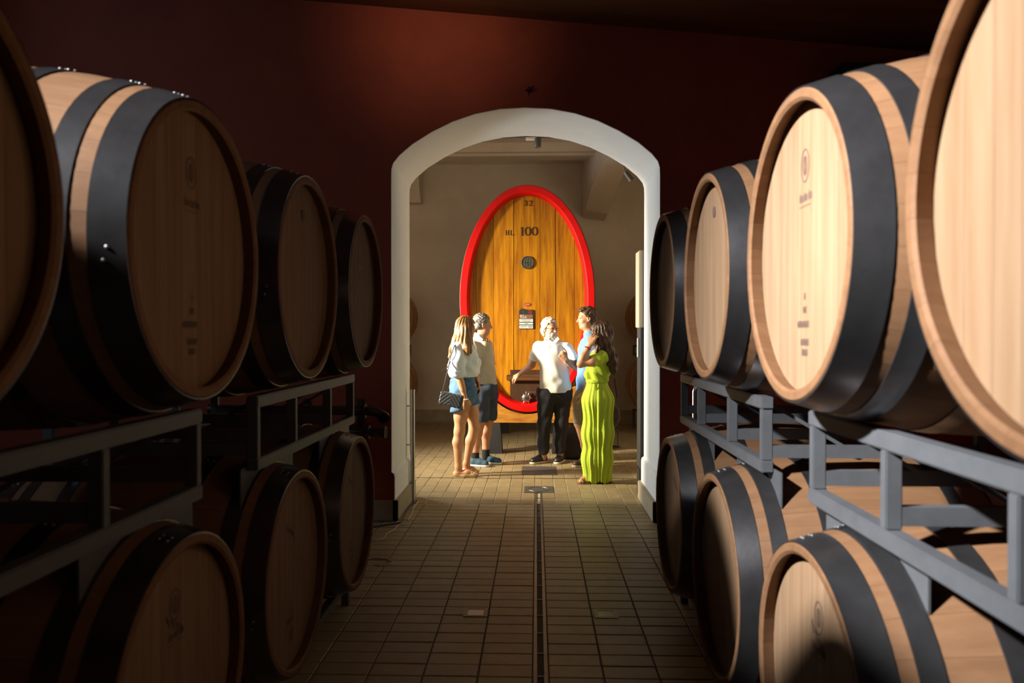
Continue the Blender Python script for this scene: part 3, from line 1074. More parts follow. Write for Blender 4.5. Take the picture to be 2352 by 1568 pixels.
# wooden cradles and their black feet
cradle_z = .398
for yi, (ya, yb_) in enumerate(((YF + .0, YF + .2), (11.9, 12.1))):
    x0, x1 = at(1093, 960, YF).x, at(1338, 960, YF).x
    poly = [(x0, cradle_z), (x1, cradle_z)]
    hi_ = []
    for k in range(25):
        x = x1 + (x0 - x1) * k / 24
        u = (x - CX) / (CA + .02)
        z = CZ - (CB_ + .02 + (.05 if yi else 0)) * math.sqrt(max(1 - u * u, 0))
        hi_.append((x, min(max(z - .004, cradle_z + .05), cradle_z + .47)))
    cr = MB().prism(poly + hi_, 'y', ya, yb_).build('cask_cradle', M['cask_beam'])
    tag(cr, 'yellow wooden cradle beam under the big cask' if yi == 0 else 'wooden cradle beam under the rear of the big cask', 'cradle', 'cradle beams of the cask')
    for (pa, pb) in ((1112, 1152), (1268, 1312)):
        xa, xb = at(pa, 1000, YF).x, at(pb, 1000, YF).x
        mb_ = MB()
        mb_._add([(xa + .02, ya, cradle_z - .004), (xb - .02, ya, cradle_z - .004), (xb - .02, yb_, cradle_z - .004), (xa + .02, yb_, cradle_z - .004),
                  (xa, ya - .03, 0.001), (xb + .01, ya - .03, 0.001), (xb + .01, yb_ + .03, 0.001), (xa, yb_ + .03, 0.001)],
                 [(0, 1, 2, 3), (7, 6, 5, 4), (0, 4, 5, 1), (1, 5, 6, 2), (2, 6, 7, 3), (3, 7, 4, 0)])
        o = mb_.build('cradle_foot', M['black_paint'])
        side = 'behind the navy shorts' if pa < 1200 else 'behind the black trousers'
        tag(o, ('black block foot of the cask cradle ' if yi == 0 else 'rear black block foot of the cask cradle ') + side, 'block', 'feet of the cask cradle')

# ------------------------------------------------------------------ drain, floor lights and plates
dr = empty('floor_drain', (.02, 5, 0))
tag(dr, 'long slotted metal drain channel running along the aisle', 'drain')
off = Vector((-.02, -5, 0))
for (xa, xb) in ((DX0 + .002, .004), (.036, DX1 - .002)):
    o = MB().box((xa, 1.5, -.03), (xb, 7.43, .002)).build('edge_strip', M['drain_frame'], dr); o.data.transform(Matrix.Translation(off))
o = MB().box((.004, 1.5, -.032), (.036, 7.43, -.024)).build('channel_bed', M['black'], dr); o.data.transform(Matrix.Translation(off))
y = 1.7
BR = MB().box((-.016, -.004, -.006), (.016, .004, .0)).mesh('bridge', M['drain_frame'])
while y < 7.4:
    link('bridge', BR, dr, (0, y - 5, 0))
    y += .25
pa, pb = at(1203, 1132.5, 7.45), at(1272, 1118, 7.6)
pl2 = MB().box((-.118, 7.43, -.002), (.168, 7.74, .004), b=.001).build('drain_cover', M['plate'])
tag(pl2, 'dark metal drain cover at the head of the slot drain', 'drain cover')
b = MB()
for k in range(12):
    a = 2 * PI * k / 12
    pass
b.tube([(.02 + .10 * math.cos(2 * PI * k / 28), 7.585 + .11 * math.sin(2 * PI * k / 28), .0045) for k in range(28)], .004, 6, closed=True)
b.build('raised_ring', M['drain_frame'], pl2, True)
pl3 = MB().box((-.165, 8.36, -.002), (.228, 8.90, .0035), b=.001).build('floor_plate', M['plate'])
tag(pl3, 'grey rectangular floor plate before the black shoes', 'floor plate')
for (px, lab) in ((1093, 'square recessed floor light with metal frame, shadowed side of the drain'), (1392, 'square recessed floor light with metal frame, brighter side of the drain')):
    p = at(px, 1408.5, 4.23)
    e = empty('floor_light', (p.x, 4.23, 0))
    tag(e, lab, 'floor light', 'recessed floor lights')
    b = MB()
    for (lo, hi) in (((-.066, -.066), (.066, -.044)), ((-.066, .044), (.066, .066)), ((-.066, -.044), (-.044, .044)), ((.044, -.044), (.066, .044))):
        b.box((lo[0], lo[1], -.004), (hi[0], hi[1], .003))
    b.build('frame', M['dark_steel'], e)
    MB().box((-.044, -.044, -.004), (.044, .044, .0012)).build('lens', M['glass_lens'], e)

# ------------------------------------------------------------------ things by the arch
# steel pole with brackets on the arch jamb
p = at(948, 1150, 7.02)
e = empty('steel_pole', (p.x, 7.02, 0))
tag(e, 'thin stainless steel pole bracketed to the dim arch jamb', 'pole')
zt = at(948, 896, 7.02).z
MB().tube([(0, 0, .002), (0, 0, zt)], .0215, 18).build('tube', M['steel'], e, True)
MB().lathe([(.0225, 0), (.0225, .006), (.001, .008)], (0, 0, zt), 'z', 18).build('end_cap', M['steel'], e, True)
MB().lathe([(.032, 0), (.032, .006), (.022, .007)], (0, 0, .001), 'z', 18).build('base_ring', M['steel'], e, True)
for py in (932, 1021, 1109):
    z = at(948, py, 7.02).z
    xw = cx - hw - p.x if z > .4 else cx - hw + .025 - p.x
    MB().tube([(xw, 0, z), (-.018, 0, z)], .008, 10).build('bracket', M['steel'], e, True)

# pipes on the red wall
def pipe(name, pts, r, label, flanges, open_end, grp):
    e = empty(name, pts[0])
    tag(e, label, 'pipe', grp)
    q = [Vector(p_) - Vector(pts[0]) for p_ in pts]
    MB().tube(q, r, 18).build('pipe_run', M['dark_steel'], e, True)
    for c_, rr in flanges:
        c_ = Vector(c_) - Vector(pts[0])
        MB().lathe([(rr, -.012), (rr, .012)], c_, 'x', 24).build('flange', M['dark_steel'], e, True)
    c_, d_ = Vector(open_end[0]) - Vector(pts[0]), Vector(open_end[1]).normalized()
    b_ = MB().tube([c_, c_ + d_ * .02], r * 1.35, 20)
    b_.build('end_collar', M['steel'] if False else M['dark_steel'], e, True)
    MB().tube([c_ + d_ * .0202, c_ + d_ * .0212], r * 1.1, 20).build('bore', M['black'], e)
    return e


z1, z2 = at(870, 946, 6.0).z, at(870, 992, 6.0).z
xe = at(886, 946, 6.0).x
pipe('wall_pipe', [(-2.6, 6.0, z1 + .02), (xe - .16, 6.0, z1 + .01), (xe - .07, 5.995, z1), (xe - .015, 5.95, z1 - .02), (xe, 5.90, z1 - .03)], .036,
     'upper dark steel pipe with elbow and open end on red wall', [((xe - .17, 6.0, z1 + .01), .062)], ((xe, 5.90, z1 - .03), (.25, -1, -.25)), 'pipe ends beside the arch')
pipe('wall_pipe', [(-2.6, 6.0, z2), (xe - .02, 6.0, z2)], .034,
     'lower dark straight pipe stub with open end on red wall', [((xe - .14, 6.0, z2), .055)], ((xe - .02, 6.0, z2), (1, -.1, 0)), 'pipe ends beside the arch')
for i, xx in enumerate((-1.9, -1.45)):
    e = MB().box((xx - .02, 5.94, min(z1, z2) - .10), (xx + .02, 6.30, min(z1, z2) - .04)).box((xx - .02, 6.24, min(z1, z2) - .04), (xx + .02, 6.3, z1 + .08)).build('pipe_bracket', M['dark_steel'])
    tag(e, 'wall bracket under the dark pipes, ' + ('farther from the arch' if i == 0 else 'nearer the arch'), 'bracket', 'pipe brackets')

# cords on the floor
def cord(name, pix, r, m, label, dz=.0):
    pts = []
    for px, py in pix:
        d = CAM_M @ Vector(((px - 1176) / F_PX, -(py - 784) / F_PX, -1))
        t = (r + .001 - CAM.z) / d.z
        pts.append(CAM + d * t)
    dense = []
    for i in range(len(pts) - 1):
        p0, p1, p2, p3 = pts[max(i - 1, 0)], pts[i], pts[i + 1], pts[min(i + 2, len(pts) - 1)]
        for k in range(6):
            t = k / 6
            dense.append(.5 * ((2 * p1) + (p2 - p0) * t + (2 * p0 - 5 * p1 + 4 * p2 - p3) * t * t + (3 * p1 - p0 - 3 * p2 + p3) * t ** 3))
    dense.append(pts[-1])
    o = MB().tube(dense, r, 8).build(name, m, None, True)
    tag(o, label, 'cord')
    return o


cord('power_cord', [(961, 1152), (950, 1166), (946, 1180), (938, 1192), (941, 1200), (930, 1204), (915, 1206), (905, 1216), (888, 1226), (884, 1234), (870, 1240), (850, 1241)], .0042, M['cord_white'], 'thin pale cord snaking from the steel pole over the tiles')
cord('power_cord', [(845, 1284), (860, 1281), (885, 1283), (900, 1289), (897, 1295), (880, 1298), (860, 1297)], .004, M['cord_white'], 'thin pale cord loop beside the lower shadowed barrel')
cord('power_cord', [(957, 1149), (940, 1163), (930, 1180), (922, 1196), (912, 1201), (880, 1206), (840, 1212)], .006, M['cord_black'], 'black cord along the foot of the dim arch jamb')

# cabinet edge behind the bright jamb
c0, c1 = at(1467.5, 575, 7.26), at(1476, 1078, 7.26)
e = empty('switch_cabinet', (c0.x + .12, 7.36, c1.z))
tag(e, 'narrow cabinet edge, cream above and dark grey below, behind bright jamb', 'cabinet')
hh = c0.z - c1.z
zm = at(1470, 752, 7.26).z - c1.z
MB().box((-.12, -.12, zm), (.25, .14, hh), b=.006).build('upper_box', M['cream'], e)
MB().box((-.105, -.12, 0), (.25, .14, zm), b=.006).build('lower_box', mat('cabinet_grey', (.045, .047, .05), .5), e)
MB().box((-.124, -.06, zm - .28), (-.105, .0, zm - .10), b=.002).build('notice', M['white_paint'], e)
MB().box((-.11, -.10, -c1.z + .001), (-.06, .10, 0)).build('foot', M['dark_steel'], e)
MB().box((.18, -.10, -c1.z + .001), (.23, .10, 0)).build('foot', M['dark_steel'], e)

# hook and dark unit on the red wall
q = at(1217, 207, YW)
b = MB().box((q.x - .022, YW - .03, q.z - .012), (q.x + .012, YW, q.z + .018), b=.003)
b.tube([(q.x - .02, YW - .02, q.z - .005), (q.x - .035, YW - .045, q.z - .02)], .007, 8).tube([(q.x + .01, YW - .02, q.z + .01), (q.x + .034, YW - .04, q.z + .02)], .006, 8)
tag(b.build('wall_hook', M['black_paint']), 'small black hook on the red wall above the arch', 'hook')
q0, q1 = at(1908, 205, 6.1), at(2300, 160, 6.1)
b = MB().box((q0.x, 5.95, q0.z), (q1.x, YW, q1.z + .03), b=.04)
e = b.build('wall_unit', M['black_paint'])
tag(e, 'dark rounded unit high on the red wall behind the sunlit barrels', 'wall unit')
MB().box((q0.x + .1, 5.935, q1.z - .03), (q1.x - .1, 5.95, q1.z - .02)).build('trim_line', M['dark_steel'], e)

# steel post and blue pump behind the far sunlit rack
q0, q1 = at(1598, 951, 5.75), at(1598, 883, 5.75)
e = empty('steel_post', (q0.x, 5.75, 0))
tag(e, 'short shiny steel post with rounded bend behind the rack uprights', 'post')
MB().tube([(0, 0, .001), (0, 0, q1.z - .05), (.01, 0, q1.z - .018), (.035, 0, q1.z - .002), (.07, 0, q1.z), (.22, 0, q1.z)], .026, 16).build('bent_tube', M['steel'], e, True)
MB().lathe([(.06, 0), (.06, .008), (.027, .01)], (0, 0, .001), 'z', 20).build('foot_plate', M['steel'], e, True)
q = at(1722, 943, 5.2)
e = empty('pump_motor', (q.x, 5.2, 0))
tag(e, 'blue pump motor with black cable seen through the rack', 'pump')
zq = q.z
b = MB().lathe([(.02, -.10), (.055, -.098), (.068, -.085), (.07, -.05), (.07, .10), (.06, .12)], (0, 0, zq), 'x', 28)
b.build('housing', M['blue_motor'], e, True)
for k in range(9):
    a = 2 * PI * k / 9
    MB().bar((-.04, .072 * math.cos(a), zq + .072 * math.sin(a)), (.10, .072 * math.cos(a), zq + .072 * math.sin(a)), .006, .016, up=(0, math.cos(a), math.sin(a))).build('cooling_fin', M['blue_motor'], e)
MB().box((-.02, -.05, zq + .06), (.07, .05, zq + .105), b=.006).build('terminal_box', M['black_paint'], e)
MB().tube([(-.02, -.05, zq + .08), (-.08, -.06, zq + .05), (-.10, -.06, zq - .02), (-.105, -.06, zq - .07)], .007, 8).build('cable', M['cord_black'], e, True)
MB().box((-.10, -.08, zq - .10), (.16, .08, zq - .06), b=.004).build('base_plate', M['black_paint'], e)
for x in (-.08, .14):
    for yy in (-.06, .06):
        MB().box((x - .012, yy - .012, .001), (x + .012, yy + .012, zq - .10)).build('stand_leg', M['black_paint'], e)

# ceiling track and spots in the tasting room
q = at(1235, 316, 8.4)
e = empty('track_spotlight', (q.x, 8.4, q.z))
tag(e, 'grey cylindrical track spotlight hanging at the crown of the arch', 'spotlight', 'ceiling spotlights')
MB().box((-.60, -.02, .0), (.55, .02, .03)).build('track', M['rack'], e)
for x in (-.5, .5): MB().tube([(x, 0, .03), (x, 0, 4.5 - q.z)], .006, 8).build('suspension_rod', M['rack'], e)
MB().box((-.13, -.022, -.025), (-.01, .022, .0)).build('driver_box', M['white_paint'], e)
MB().tube([(.0, 0, .0), (.0, 0, -.03)], .012, 10).build('stem', M['steel'], e, True)
MB().lathe([(.020, -.10), (.036, -.105), (.038, -.10), (.038, -.012), (.034, -.005)], (0, 0, -.0), 'z', 24).build('can', M['rack'], e, True)
q = at(1443, 403, 7.9)
e = empty('wall_spotlight', (q.x, 7.9, q.z))
tag(e, 'small grey tilted spotlight beside the bright upper arch corner', 'spotlight', 'ceiling spotlights')
d_ = Vector((.6, .0, -.8))
MB().tube([d_ * -.05, d_ * .06], [.024, .030], 18).build('can', M['rack'], e, True)
MB().tube([d_ * -.05, Vector((-.05, 0, .10)), Vector((-.05, 0, 4.5 - q.z))], .007, 8).build('stem', M['rack'], e, True)

# added lamp, out of view, that warms the wall above the arch
lz = ceil_z(-.8)
e = empty('fill_lamp', (-.8, 5.05, lz))
tag(e, 'small black ceiling spot added out of view to warm the arch wall', 'spotlight')
MB().lathe([(.05, -.02), (.05, .0)], (0, 0, 0), 'z', 20).build('mount', M['black_paint'], e, True)
MB().tube([(0, 0, -.02), (0, .02, -.06)], .01, 8).build('stem', M['black_paint'], e, True)
MB().tube([(0, -.03, -.05), (0, .06, -.10)], [.03, .036], 18).build('can', M['black_paint'], e, True)
sp = bpy.data.lights.new('fill_bulb', 'SPOT')
sp.energy = 13
sp.color = (1, .62, .38)
sp.spot_size = math.radians(100)
sp.spot_blend = 1
sp.shadow_soft_size = .03
so = bpy.data.objects.new('fill_bulb', sp)
C.objects.link(so)
so.parent = e
so.location = (0, .08, -.11)
so.rotation_euler = Vector((0, .9, .02)).to_track_quat('-Z', 'Y').to_euler()

# dark bag and hose behind the green outfit
bag_b = at(1315, 1045, 9.55)

# ------------------------------------------------------------------ people: smooth implicit surfaces turned into meshes
def V(*a):
    return np.array(a[0] if len(a) == 1 else a, dtype=float)


def unit(v):
    v = np.asarray(v, float)
    return v / (np.linalg.norm(v) + 1e-12)


class Field:
    def __init__(s):
        s.ops = []

    def cap(s, a, b, ra, rb, k=.02, flat=None, sub=False):
        a, b = V(a), V(b)
        r = max(ra, rb)
        grow = max(1.0, flat[1]) if flat else 1.0
        lo, hi = np.minimum(a, b) - r * grow, np.maximum(a, b) + r * grow
        def f(P):
            ab = b - a
            q = P - a
            L2 = ab @ ab + 1e-12
            t = np.clip((q @ ab) / L2, 0, 1)
            d = q - t[..., None] * ab
            if flat is not None:
                n, fs = flat
                n = unit(n)
                c = d @ n
                d = d + (c * (1 / fs - 1))[..., None] * n
            l = np.sqrt((d * d).sum(-1)) - (ra + (rb - ra) * t)
            return l * (min(1, flat[1]) if flat else 1)
        s.ops.append((f, lo, hi, k, sub))
        return s

    def chain(s, pts, rs, k=.02, flat=None):
        for i in range(len(pts) - 1): s.cap(pts[i], pts[i + 1], rs[i], rs[i + 1], k, flat)
        return s

    def ell(s, c, rad, fr=None, k=.02, sub=False):
        c = V(c)
        rad = V(rad)
        R = np.eye(3) if fr is None else np.array([unit(v) for v in fr])
        m = rad.max()
        def f(P):
            q = (P - c) @ R.T
            k0 = np.sqrt(((q / rad) ** 2).sum(-1))
            k1 = np.sqrt(((q / rad ** 2) ** 2).sum(-1)) + 1e-9
            return k0 * (k0 - 1) / k1
        s.ops.append((f, c - m, c + m, k, sub))
        return s

    def rbox(s, c, half, fr, r, k=.01):
        c, half = V(c), V(half)
        R = np.array([unit(v) for v in fr])
        m = np.linalg.norm(half) + r
        def f(P):
            q = np.abs((P - c) @ R.T) - half
            return np.sqrt((np.maximum(q, 0) ** 2).sum(-1)) + np.minimum(q.max(-1), 0) - r
        s.ops.append((f, c - m, c + m, k, False))
        return s

    def cut(s, c, n):
        c, n = V(c), unit(n)
        s.ops.append(('cut', lambda P: (P - c) @ n))
        return s

    def carve(s, fn):
        s.ops.append(('cut', fn))
        return s

    def warp(s, fn):
        s.ops.append(('warp', fn))
        return s

    def mesh(s, name, material, parent=None, res=.0065, smooth_it=1):
        lo = np.min([o[1] for o in s.ops if callable(o[0]) and not o[4]], axis=0) - 4 * res - .02
        hi = np.max([o[2] for o in s.ops if callable(o[0]) and not o[4]], axis=0) + 4 * res + .02
        n = np.ceil((hi - lo) / res).astype(int) + 1
        ax = [lo[i] + res * np.arange(n[i]) for i in range(3)]
        D = np.full(n, .25, dtype=np.float32)

        def grid(i0, i1):
            g_ = np.meshgrid(*[ax[i][i0[i]:i1[i]] for i in range(3)], indexing='ij')
            return np.stack(g_, -1)
        for o in s.ops:
            if o[0] == 'cut' or o[0] == 'warp':
                P = grid([0, 0, 0], n)
                if o[0] == 'cut': D = np.maximum(D, o[1](P).astype(np.float32))
                else:
                    nb = np.abs(D) < .05
                    D[nb] += o[1](P[nb]).astype(np.float32)
                continue
            f, l, h, k, sub = o
            mg = k + 3 * res + .01
            i0 = np.clip(np.floor((l - mg - lo) / res).astype(int), 0, n)
            i1 = np.clip(np.ceil((h + mg - lo) / res).astype(int) + 1, 0, n)
            if (i1 <= i0).any(): continue
            d = f(grid(i0, i1))
            sl = tuple(slice(i0[i], i1[i]) for i in range(3))
            cur = D[sl]
            if sub:
                d = -d
                hh = np.clip(.5 - .5 * (cur - d) / k, 0, 1)
                D[sl] = cur + (d - cur) * hh + k * hh * (1 - hh)
            else:
                hh = np.clip(.5 + .5 * (cur - d) / k, 0, 1)
                D[sl] = cur + (d - cur) * hh - k * hh * (1 - hh)
        verts, quads = surface_nets(D, lo, res)
        me = bpy.data.meshes.new(name)
        nv, nf = len(verts), len(quads)
        if smooth_it:
            verts = relax(verts, quads, smooth_it)
        me.vertices.add(nv)
        me.vertices.foreach_set('co', verts.astype(np.float32).ravel())
        me.loops.add(nf * 4)
        me.loops.foreach_set('vertex_index', quads.astype(np.int32).ravel())
        me.polygons.add(nf)
        me.polygons.foreach_set('loop_start', np.arange(0, nf * 4, 4, dtype=np.int32))
        me.polygons.foreach_set('use_smooth', np.ones(nf, dtype=bool))
        me.materials.append(material)
        me.update(calc_edges=True)
        me.validate()
        if parent is not None:
            me.transform(Matrix.Translation(-Vector(parent.location)))
        return link(name, me, parent)


def relax(v, q, it):
    for _ in range(it):
        acc = np.zeros_like(v)
        cnt = np.zeros(len(v))
        for a, b in ((0, 1), (1, 2), (2, 3), (3, 0)):
            np.add.at(acc, q[:, a], v[q[:, b]])
            np.add.at(acc, q[:, b], v[q[:, a]])
            np.add.at(cnt, q[:, a], 1)
            np.add.at(cnt, q[:, b], 1)
        v = v * .5 + .5 * acc / np.maximum(cnt, 1)[:, None]
    return v


def surface_nets(D, lo, res):
    neg = D < 0
    n = D.shape
    c = [neg[i:n[0] - 1 + i, j:n[1] - 1 + j, k:n[2] - 1 + k] for i in (0, 1) for j in (0, 1) for k in (0, 1)]
    s = sum(x.astype(np.int8) for x in c)
    act = (s > 0) & (s < 8)
    idx = np.argwhere(act)
    vid = np.full(act.shape, -1, dtype=np.int32)
    vid[act] = np.arange(len(idx))
    corners = np.array([(i, j, k) for i in (0, 1) for j in (0, 1) for k in (0, 1)])
    vals = np.stack([D[idx[:, 0] + a, idx[:, 1] + b, idx[:, 2] + d] for a, b, d in corners], 1).astype(float)
    acc = np.zeros((len(idx), 3))
    cnt = np.zeros(len(idx))
    for i in range(8):
        for j in range(i + 1, 8):
            if np.abs(corners[i] - corners[j]).sum() != 1: continue
            m = (vals[:, i] < 0) != (vals[:, j] < 0)
            t = vals[:, i] / (vals[:, i] - vals[:, j] + 1e-12)
            p = corners[i] + t[:, None] * (corners[j] - corners[i])
            acc[m] += p[m]
            cnt[m] += 1
    verts = lo + res * (idx + acc / cnt[:, None])
    quads = []
    for axis in range(3):
        a, b = [(1, 2), (2, 0), (0, 1)][axis]
        sl0 = [slice(None)] * 3
        sl1 = [slice(None)] * 3
        sl0[axis] = slice(0, n[axis] - 1)
        sl1[axis] = slice(1, n[axis])
        d0, d1 = neg[tuple(sl0)], neg[tuple(sl1)]
        e = np.argwhere(d0 != d1)
        ok = (e[:, a] > 0) & (e[:, b] > 0) & (e[:, a] < n[a] - 1) & (e[:, b] < n[b] - 1)
        e = e[ok]
        fl_ = d0[e[:, 0], e[:, 1], e[:, 2]]
        def cell(da, db):
            q = e.copy()
            q[:, a] += da
            q[:, b] += db
            return vid[q[:, 0], q[:, 1], q[:, 2]]
        Q = np.stack([cell(-1, -1), cell(0, -1), cell(0, 0), cell(-1, 0)], 1)
        Q[~fl_] = Q[~fl_][:, ::-1]
        quads.append(Q)
    return verts, np.concatenate(quads)


# ---- body helpers
SKIN = mat('skin_tan', (.58, .295, .165), .5, var=(.52, .25, .135), scale=9)
SKIN_F = mat('skin_fair', (.60, .33, .21), .5, var=(.54, .28, .17), scale=9)
SKIN_D = mat('skin_ruddy', (.50, .25, .15), .5, var=(.44, .21, .125), scale=9)
EYE = mat('eye_dark', (.03, .02, .018), .25)
LIP = mat('lip', (.42, .14, .10), .5)


def stripe_mat(name, c0, c1, scale, rot=(0, 0, 0), rough=.8):
    m = mat(name, c0, rough)
    nt = m.node_tree
    N, L = nt.nodes, nt.links
    tc = N.new('ShaderNodeTexCoord'); mp = N.new('ShaderNodeMapping')
    mp.inputs['Rotation'].default_value = rot
    w = N.new('ShaderNodeTexWave')
    w.inputs['Scale'].default_value = scale
    w.inputs['Distortion'].default_value = .25
    w.inputs['Detail'].default_value = 1
    w.inputs['Detail Scale'].default_value = .6
    rp = N.new('ShaderNodeValToRGB')
    rp.color_ramp.elements[0].color = (*c0, 1)
    rp.color_ramp.elements[1].color = (*c1, 1)
    L.new(tc.outputs['Object'], mp.inputs[0]); L.new(mp.outputs[0], w.inputs['Vector']); L.new(w.outputs['Fac'], rp.inputs[0])
    L.new(rp.outputs[0], N['Principled BSDF'].inputs['Base Color'])
    return m


def head_prims(Fd, c, f, u=(0, 0, 1), s=1.0, jaw=1.0):
    """c: head centre (mid eye height, mid skull), f: facing, u: up"""
    f = unit(f); u = unit(V(u) - f * np.dot(V(u), f)); r = np.cross(f, u)
    c = V(c)
    fr = (r, f, u)
    P = lambda a, b, d: c + (r * a + f * b + u * d) * s
    Fd.ell(P(0, -.012, .035), (.074 * s, .095 * s, .083 * s), fr, .02)
    Fd.ell(P(0, .028, -.025), (.060 * s, .066 * s, .080 * s), fr, .02)
    Fd.cap(P(-.028 * jaw, .03, -.075), P(.028 * jaw, .03, -.075), .038 * s, .038 * s, .02)
    Fd.cap(P(0, .058, -.088), P(0, .062, -.092), .026 * s, .026 * s, .025)
    Fd.cap(P(-.034, .070, .022), P(.034, .070, .022), .016 * s, .016 * s, .015)
    for a in (-1, 1):
        Fd.ell(P(a * .030, .098, .004), (.017 * s, .015 * s, .013 * s), fr, .008, True)
        Fd.ell(P(a * .036, .058, -.030), (.026 * s, .026 * s, .024 * s), fr, .015)
    Fd.cap(P(0, .086, .012), P(0, .108, -.026), .008 * s, .0135 * s, .010)
    Fd.cap(P(-.012, .092, -.031), P(.012, .092, -.031), .009 * s, .009 * s, .008)
    Fd.cap(P(-.018, .083, -.056), P(.018, .083, -.056), .0085 * s, .0085 * s, .006)
    Fd.cap(P(-.016, .081, -.067), P(.016, .081, -.067), .008 * s, .008 * s, .006)
    for a in (-1, 1):
        Fd.ell(P(a * .074, -.008, -.004), (.010 * s, .020 * s, .032 * s), fr, .008)
        Fd.ell(P(a * .081, -.004, -.002), (.006 * s, .010 * s, .018 * s), fr, .005, True)
    return P, fr


def face_bits(e, P, s, brow, lips=True):
    """eyes, brows and mouth as small meshes of their own"""
    for a in (-1, 1):
        Field().ell(P(a * .030, .0815, .005), (.011 * s, .007 * s, .006 * s), None, .002).mesh('eye', EYE, e, .002, 0)
        Field().chain([P(a * .014, .0865, .021), P(a * .030, .0855, .026), P(a * .045, .075, .022)], [.0035 * s, .0042 * s, .0025 * s], .002).mesh('eyebrow', brow, e, .0025, 0)
    if lips:
        Field().cap(P(-.017, .0885, -.0615), P(.017, .0885, -.0615), .004 * s, .004 * s, .002).mesh('mouth', LIP, e, .0025, 0)


def hand_prims(Fd, wrist, d, nrm, side, curl=.4, s=1.0, spread=.0):
    """wrist point, d: direction of the palm, nrm: back-of-hand normal, side: +1/-1 where the thumb leaves"""
    d = unit(d)
    nrm = unit(V(nrm) - d * np.dot(V(nrm), d))
    t = np.cross(d, nrm) * side
    w = V(wrist)
    Fd.cap(w, w + d * .035 * s, .025 * s, .030 * s, .012, (nrm, .62))
    Fd.cap(w + d * .03 * s + t * .018 * s, w + d * .082 * s + t * .022 * s, .022 * s, .021 * s, .012, (nrm, .6))
    Fd.cap(w + d * .03 * s - t * .014 * s, w + d * .078 * s - t * .022 * s, .022 * s, .020 * s, .012, (nrm, .6))
    for i, (o, L0) in enumerate(((.030, .040), (.010, .045), (-.011, .042), (-.030, .033))):
        a = w + d * (.085 - .004 * abs(i - 1)) * s + t * o * s
        ang = 0
        dirv = unit(d + t * spread * (o / .03))
        p = a
        for j, (l, r0, r1) in enumerate(((L0, .0095, .0088), (L0 * .68, .0088, .0080), (L0 * .5, .0080, .0068))):
            ang += curl * (1.0 + .12 * i) * (1 if j == 0 else 1.15)
            dd = dirv * math.cos(ang) - nrm * math.sin(ang)
            q = p + dd * l * s
            Fd.cap(p, q, r0 * s, r1 * s, .004)
            p = q
    b = w + d * .028 * s + t * .028 * s
    td = unit(d * .75 + t * .62 - nrm * .25)
    p1 = b + td * .036 * s
    td2 = unit(d * .9 + t * .15 - nrm * (.35 + .3 * curl))
    p2 = p1 + td2 * .030 * s
    p3 = p2 + unit(td2 - t * .3 - nrm * .2 * curl) * .024 * s
    Fd.chain([b - td * .01, p1, p2, p3], [.014 * s, .012 * s, .0105 * s, .0085 * s], .008)


def shoe(e, heel, toe, name, m_up, m_sole, h=.075, w=.043, ankle=None, collar=.042):
    heel, toe = V(heel), V(toe)
    heel[2] = toe[2] = 0
    d = unit(toe - heel)
    L = np.linalg.norm(toe - heel)
    sd = np.cross(d, V(0, 0, 1))
    up = V(0, 0, 1)
    Fu = Field()
    Fu.chain([heel + d * .035 + up * .05, heel + d * L * .5 + up * .045, toe - d * .055 + up * .036], [.040, .042, .040], .03)
    Fu.cap(heel + d * .04 + up * .04, heel + d * .05 + up * (h + .01), .040, collar, .02)
    Fu.cap(heel + d * L * .42 + up * .055, heel + d * .08 + up * (h + .005), .032, .034, .02)
    Fu.cap(toe - d * .048 + up * .03, toe - d * .046 + up * .03, .038, .038, .02)
    Fu.cut((0, 0, .016), (0, 0, -1))
    if ankle is not None:
        Fu.cut(heel + up * (h + .022), (0, 0, 1))
    o = Fu.mesh(name, m_up, e, .005, 1)
    Fs = Field()
    Fs.chain([heel + d * .043 + up * .012, heel + d * L * .5 + up * .012, toe - d * .046 + up * .012], [.045, .043, .045], .02, None)
    Fs.cut((0, 0, .002), (0, 0, -1)).cut((0, 0, .026), (0, 0, 1))
    Fs.mesh('sole', m_sole, o if False else e, .004, 1)
    # laces
    b = MB()
    for i in range(4):
        q = heel + d * (L * .40 + i * .018) + up * (h + .022 - i * .009)
        b.tube([Vector(q - sd * .020), Vector(q + up * .006), Vector(q + sd * .020)], .0028, 6)
    lo_ = b.build('laces', m_sole if False else m_up, None, True)
    lo_.data.transform(Matrix.Translation(-Vector(e.location)))
    lo_.parent = e
    return o


def wrinkle(amp, fx, fz, ph=0.0):
    def f(P):
        x, y, z = P[..., 0], P[..., 1], P[..., 2]
        return amp * (np.sin(fx * (x + .6 * y) + 3 * np.sin(fz * z + ph)) * .6 + np.sin(fz * 1.7 * z + 4 * np.sin(fx * .4 * x + ph * 2) + 2 * y * fx * .3) * .6)
    return f


def strands(amp, c, fr=70, twist=6.0):
    cx_, cy_ = c[0], c[1]
    def f(P):
        a = np.arctan2(P[..., 1] - cy_, P[..., 0] - cx_)
        return amp * (np.sin(fr * a * .25 + twist * P[..., 2]) + .7 * np.sin(fr * .61 * a * .5 - twist * 1.7 * P[..., 2] + 1.3))
    return f


def person(px, Y, label):
    q = at(px, 1000, Y)
    e = empty('person', (q.x, Y, 0))
    return tag(e, label, 'person', 'visitors standing by the cask')


def zoomA(Yp):
    return lambda u, v, dy=0.0: np.array(at(980 + u / 3.5633, 680 + v / 3.5633, Yp + dy))


def zoomB(Yp):
    return lambda u, v, dy=0.0: np.array(at(1140 + u / 3.4853, 680 + v / 3.4853, Yp + dy))


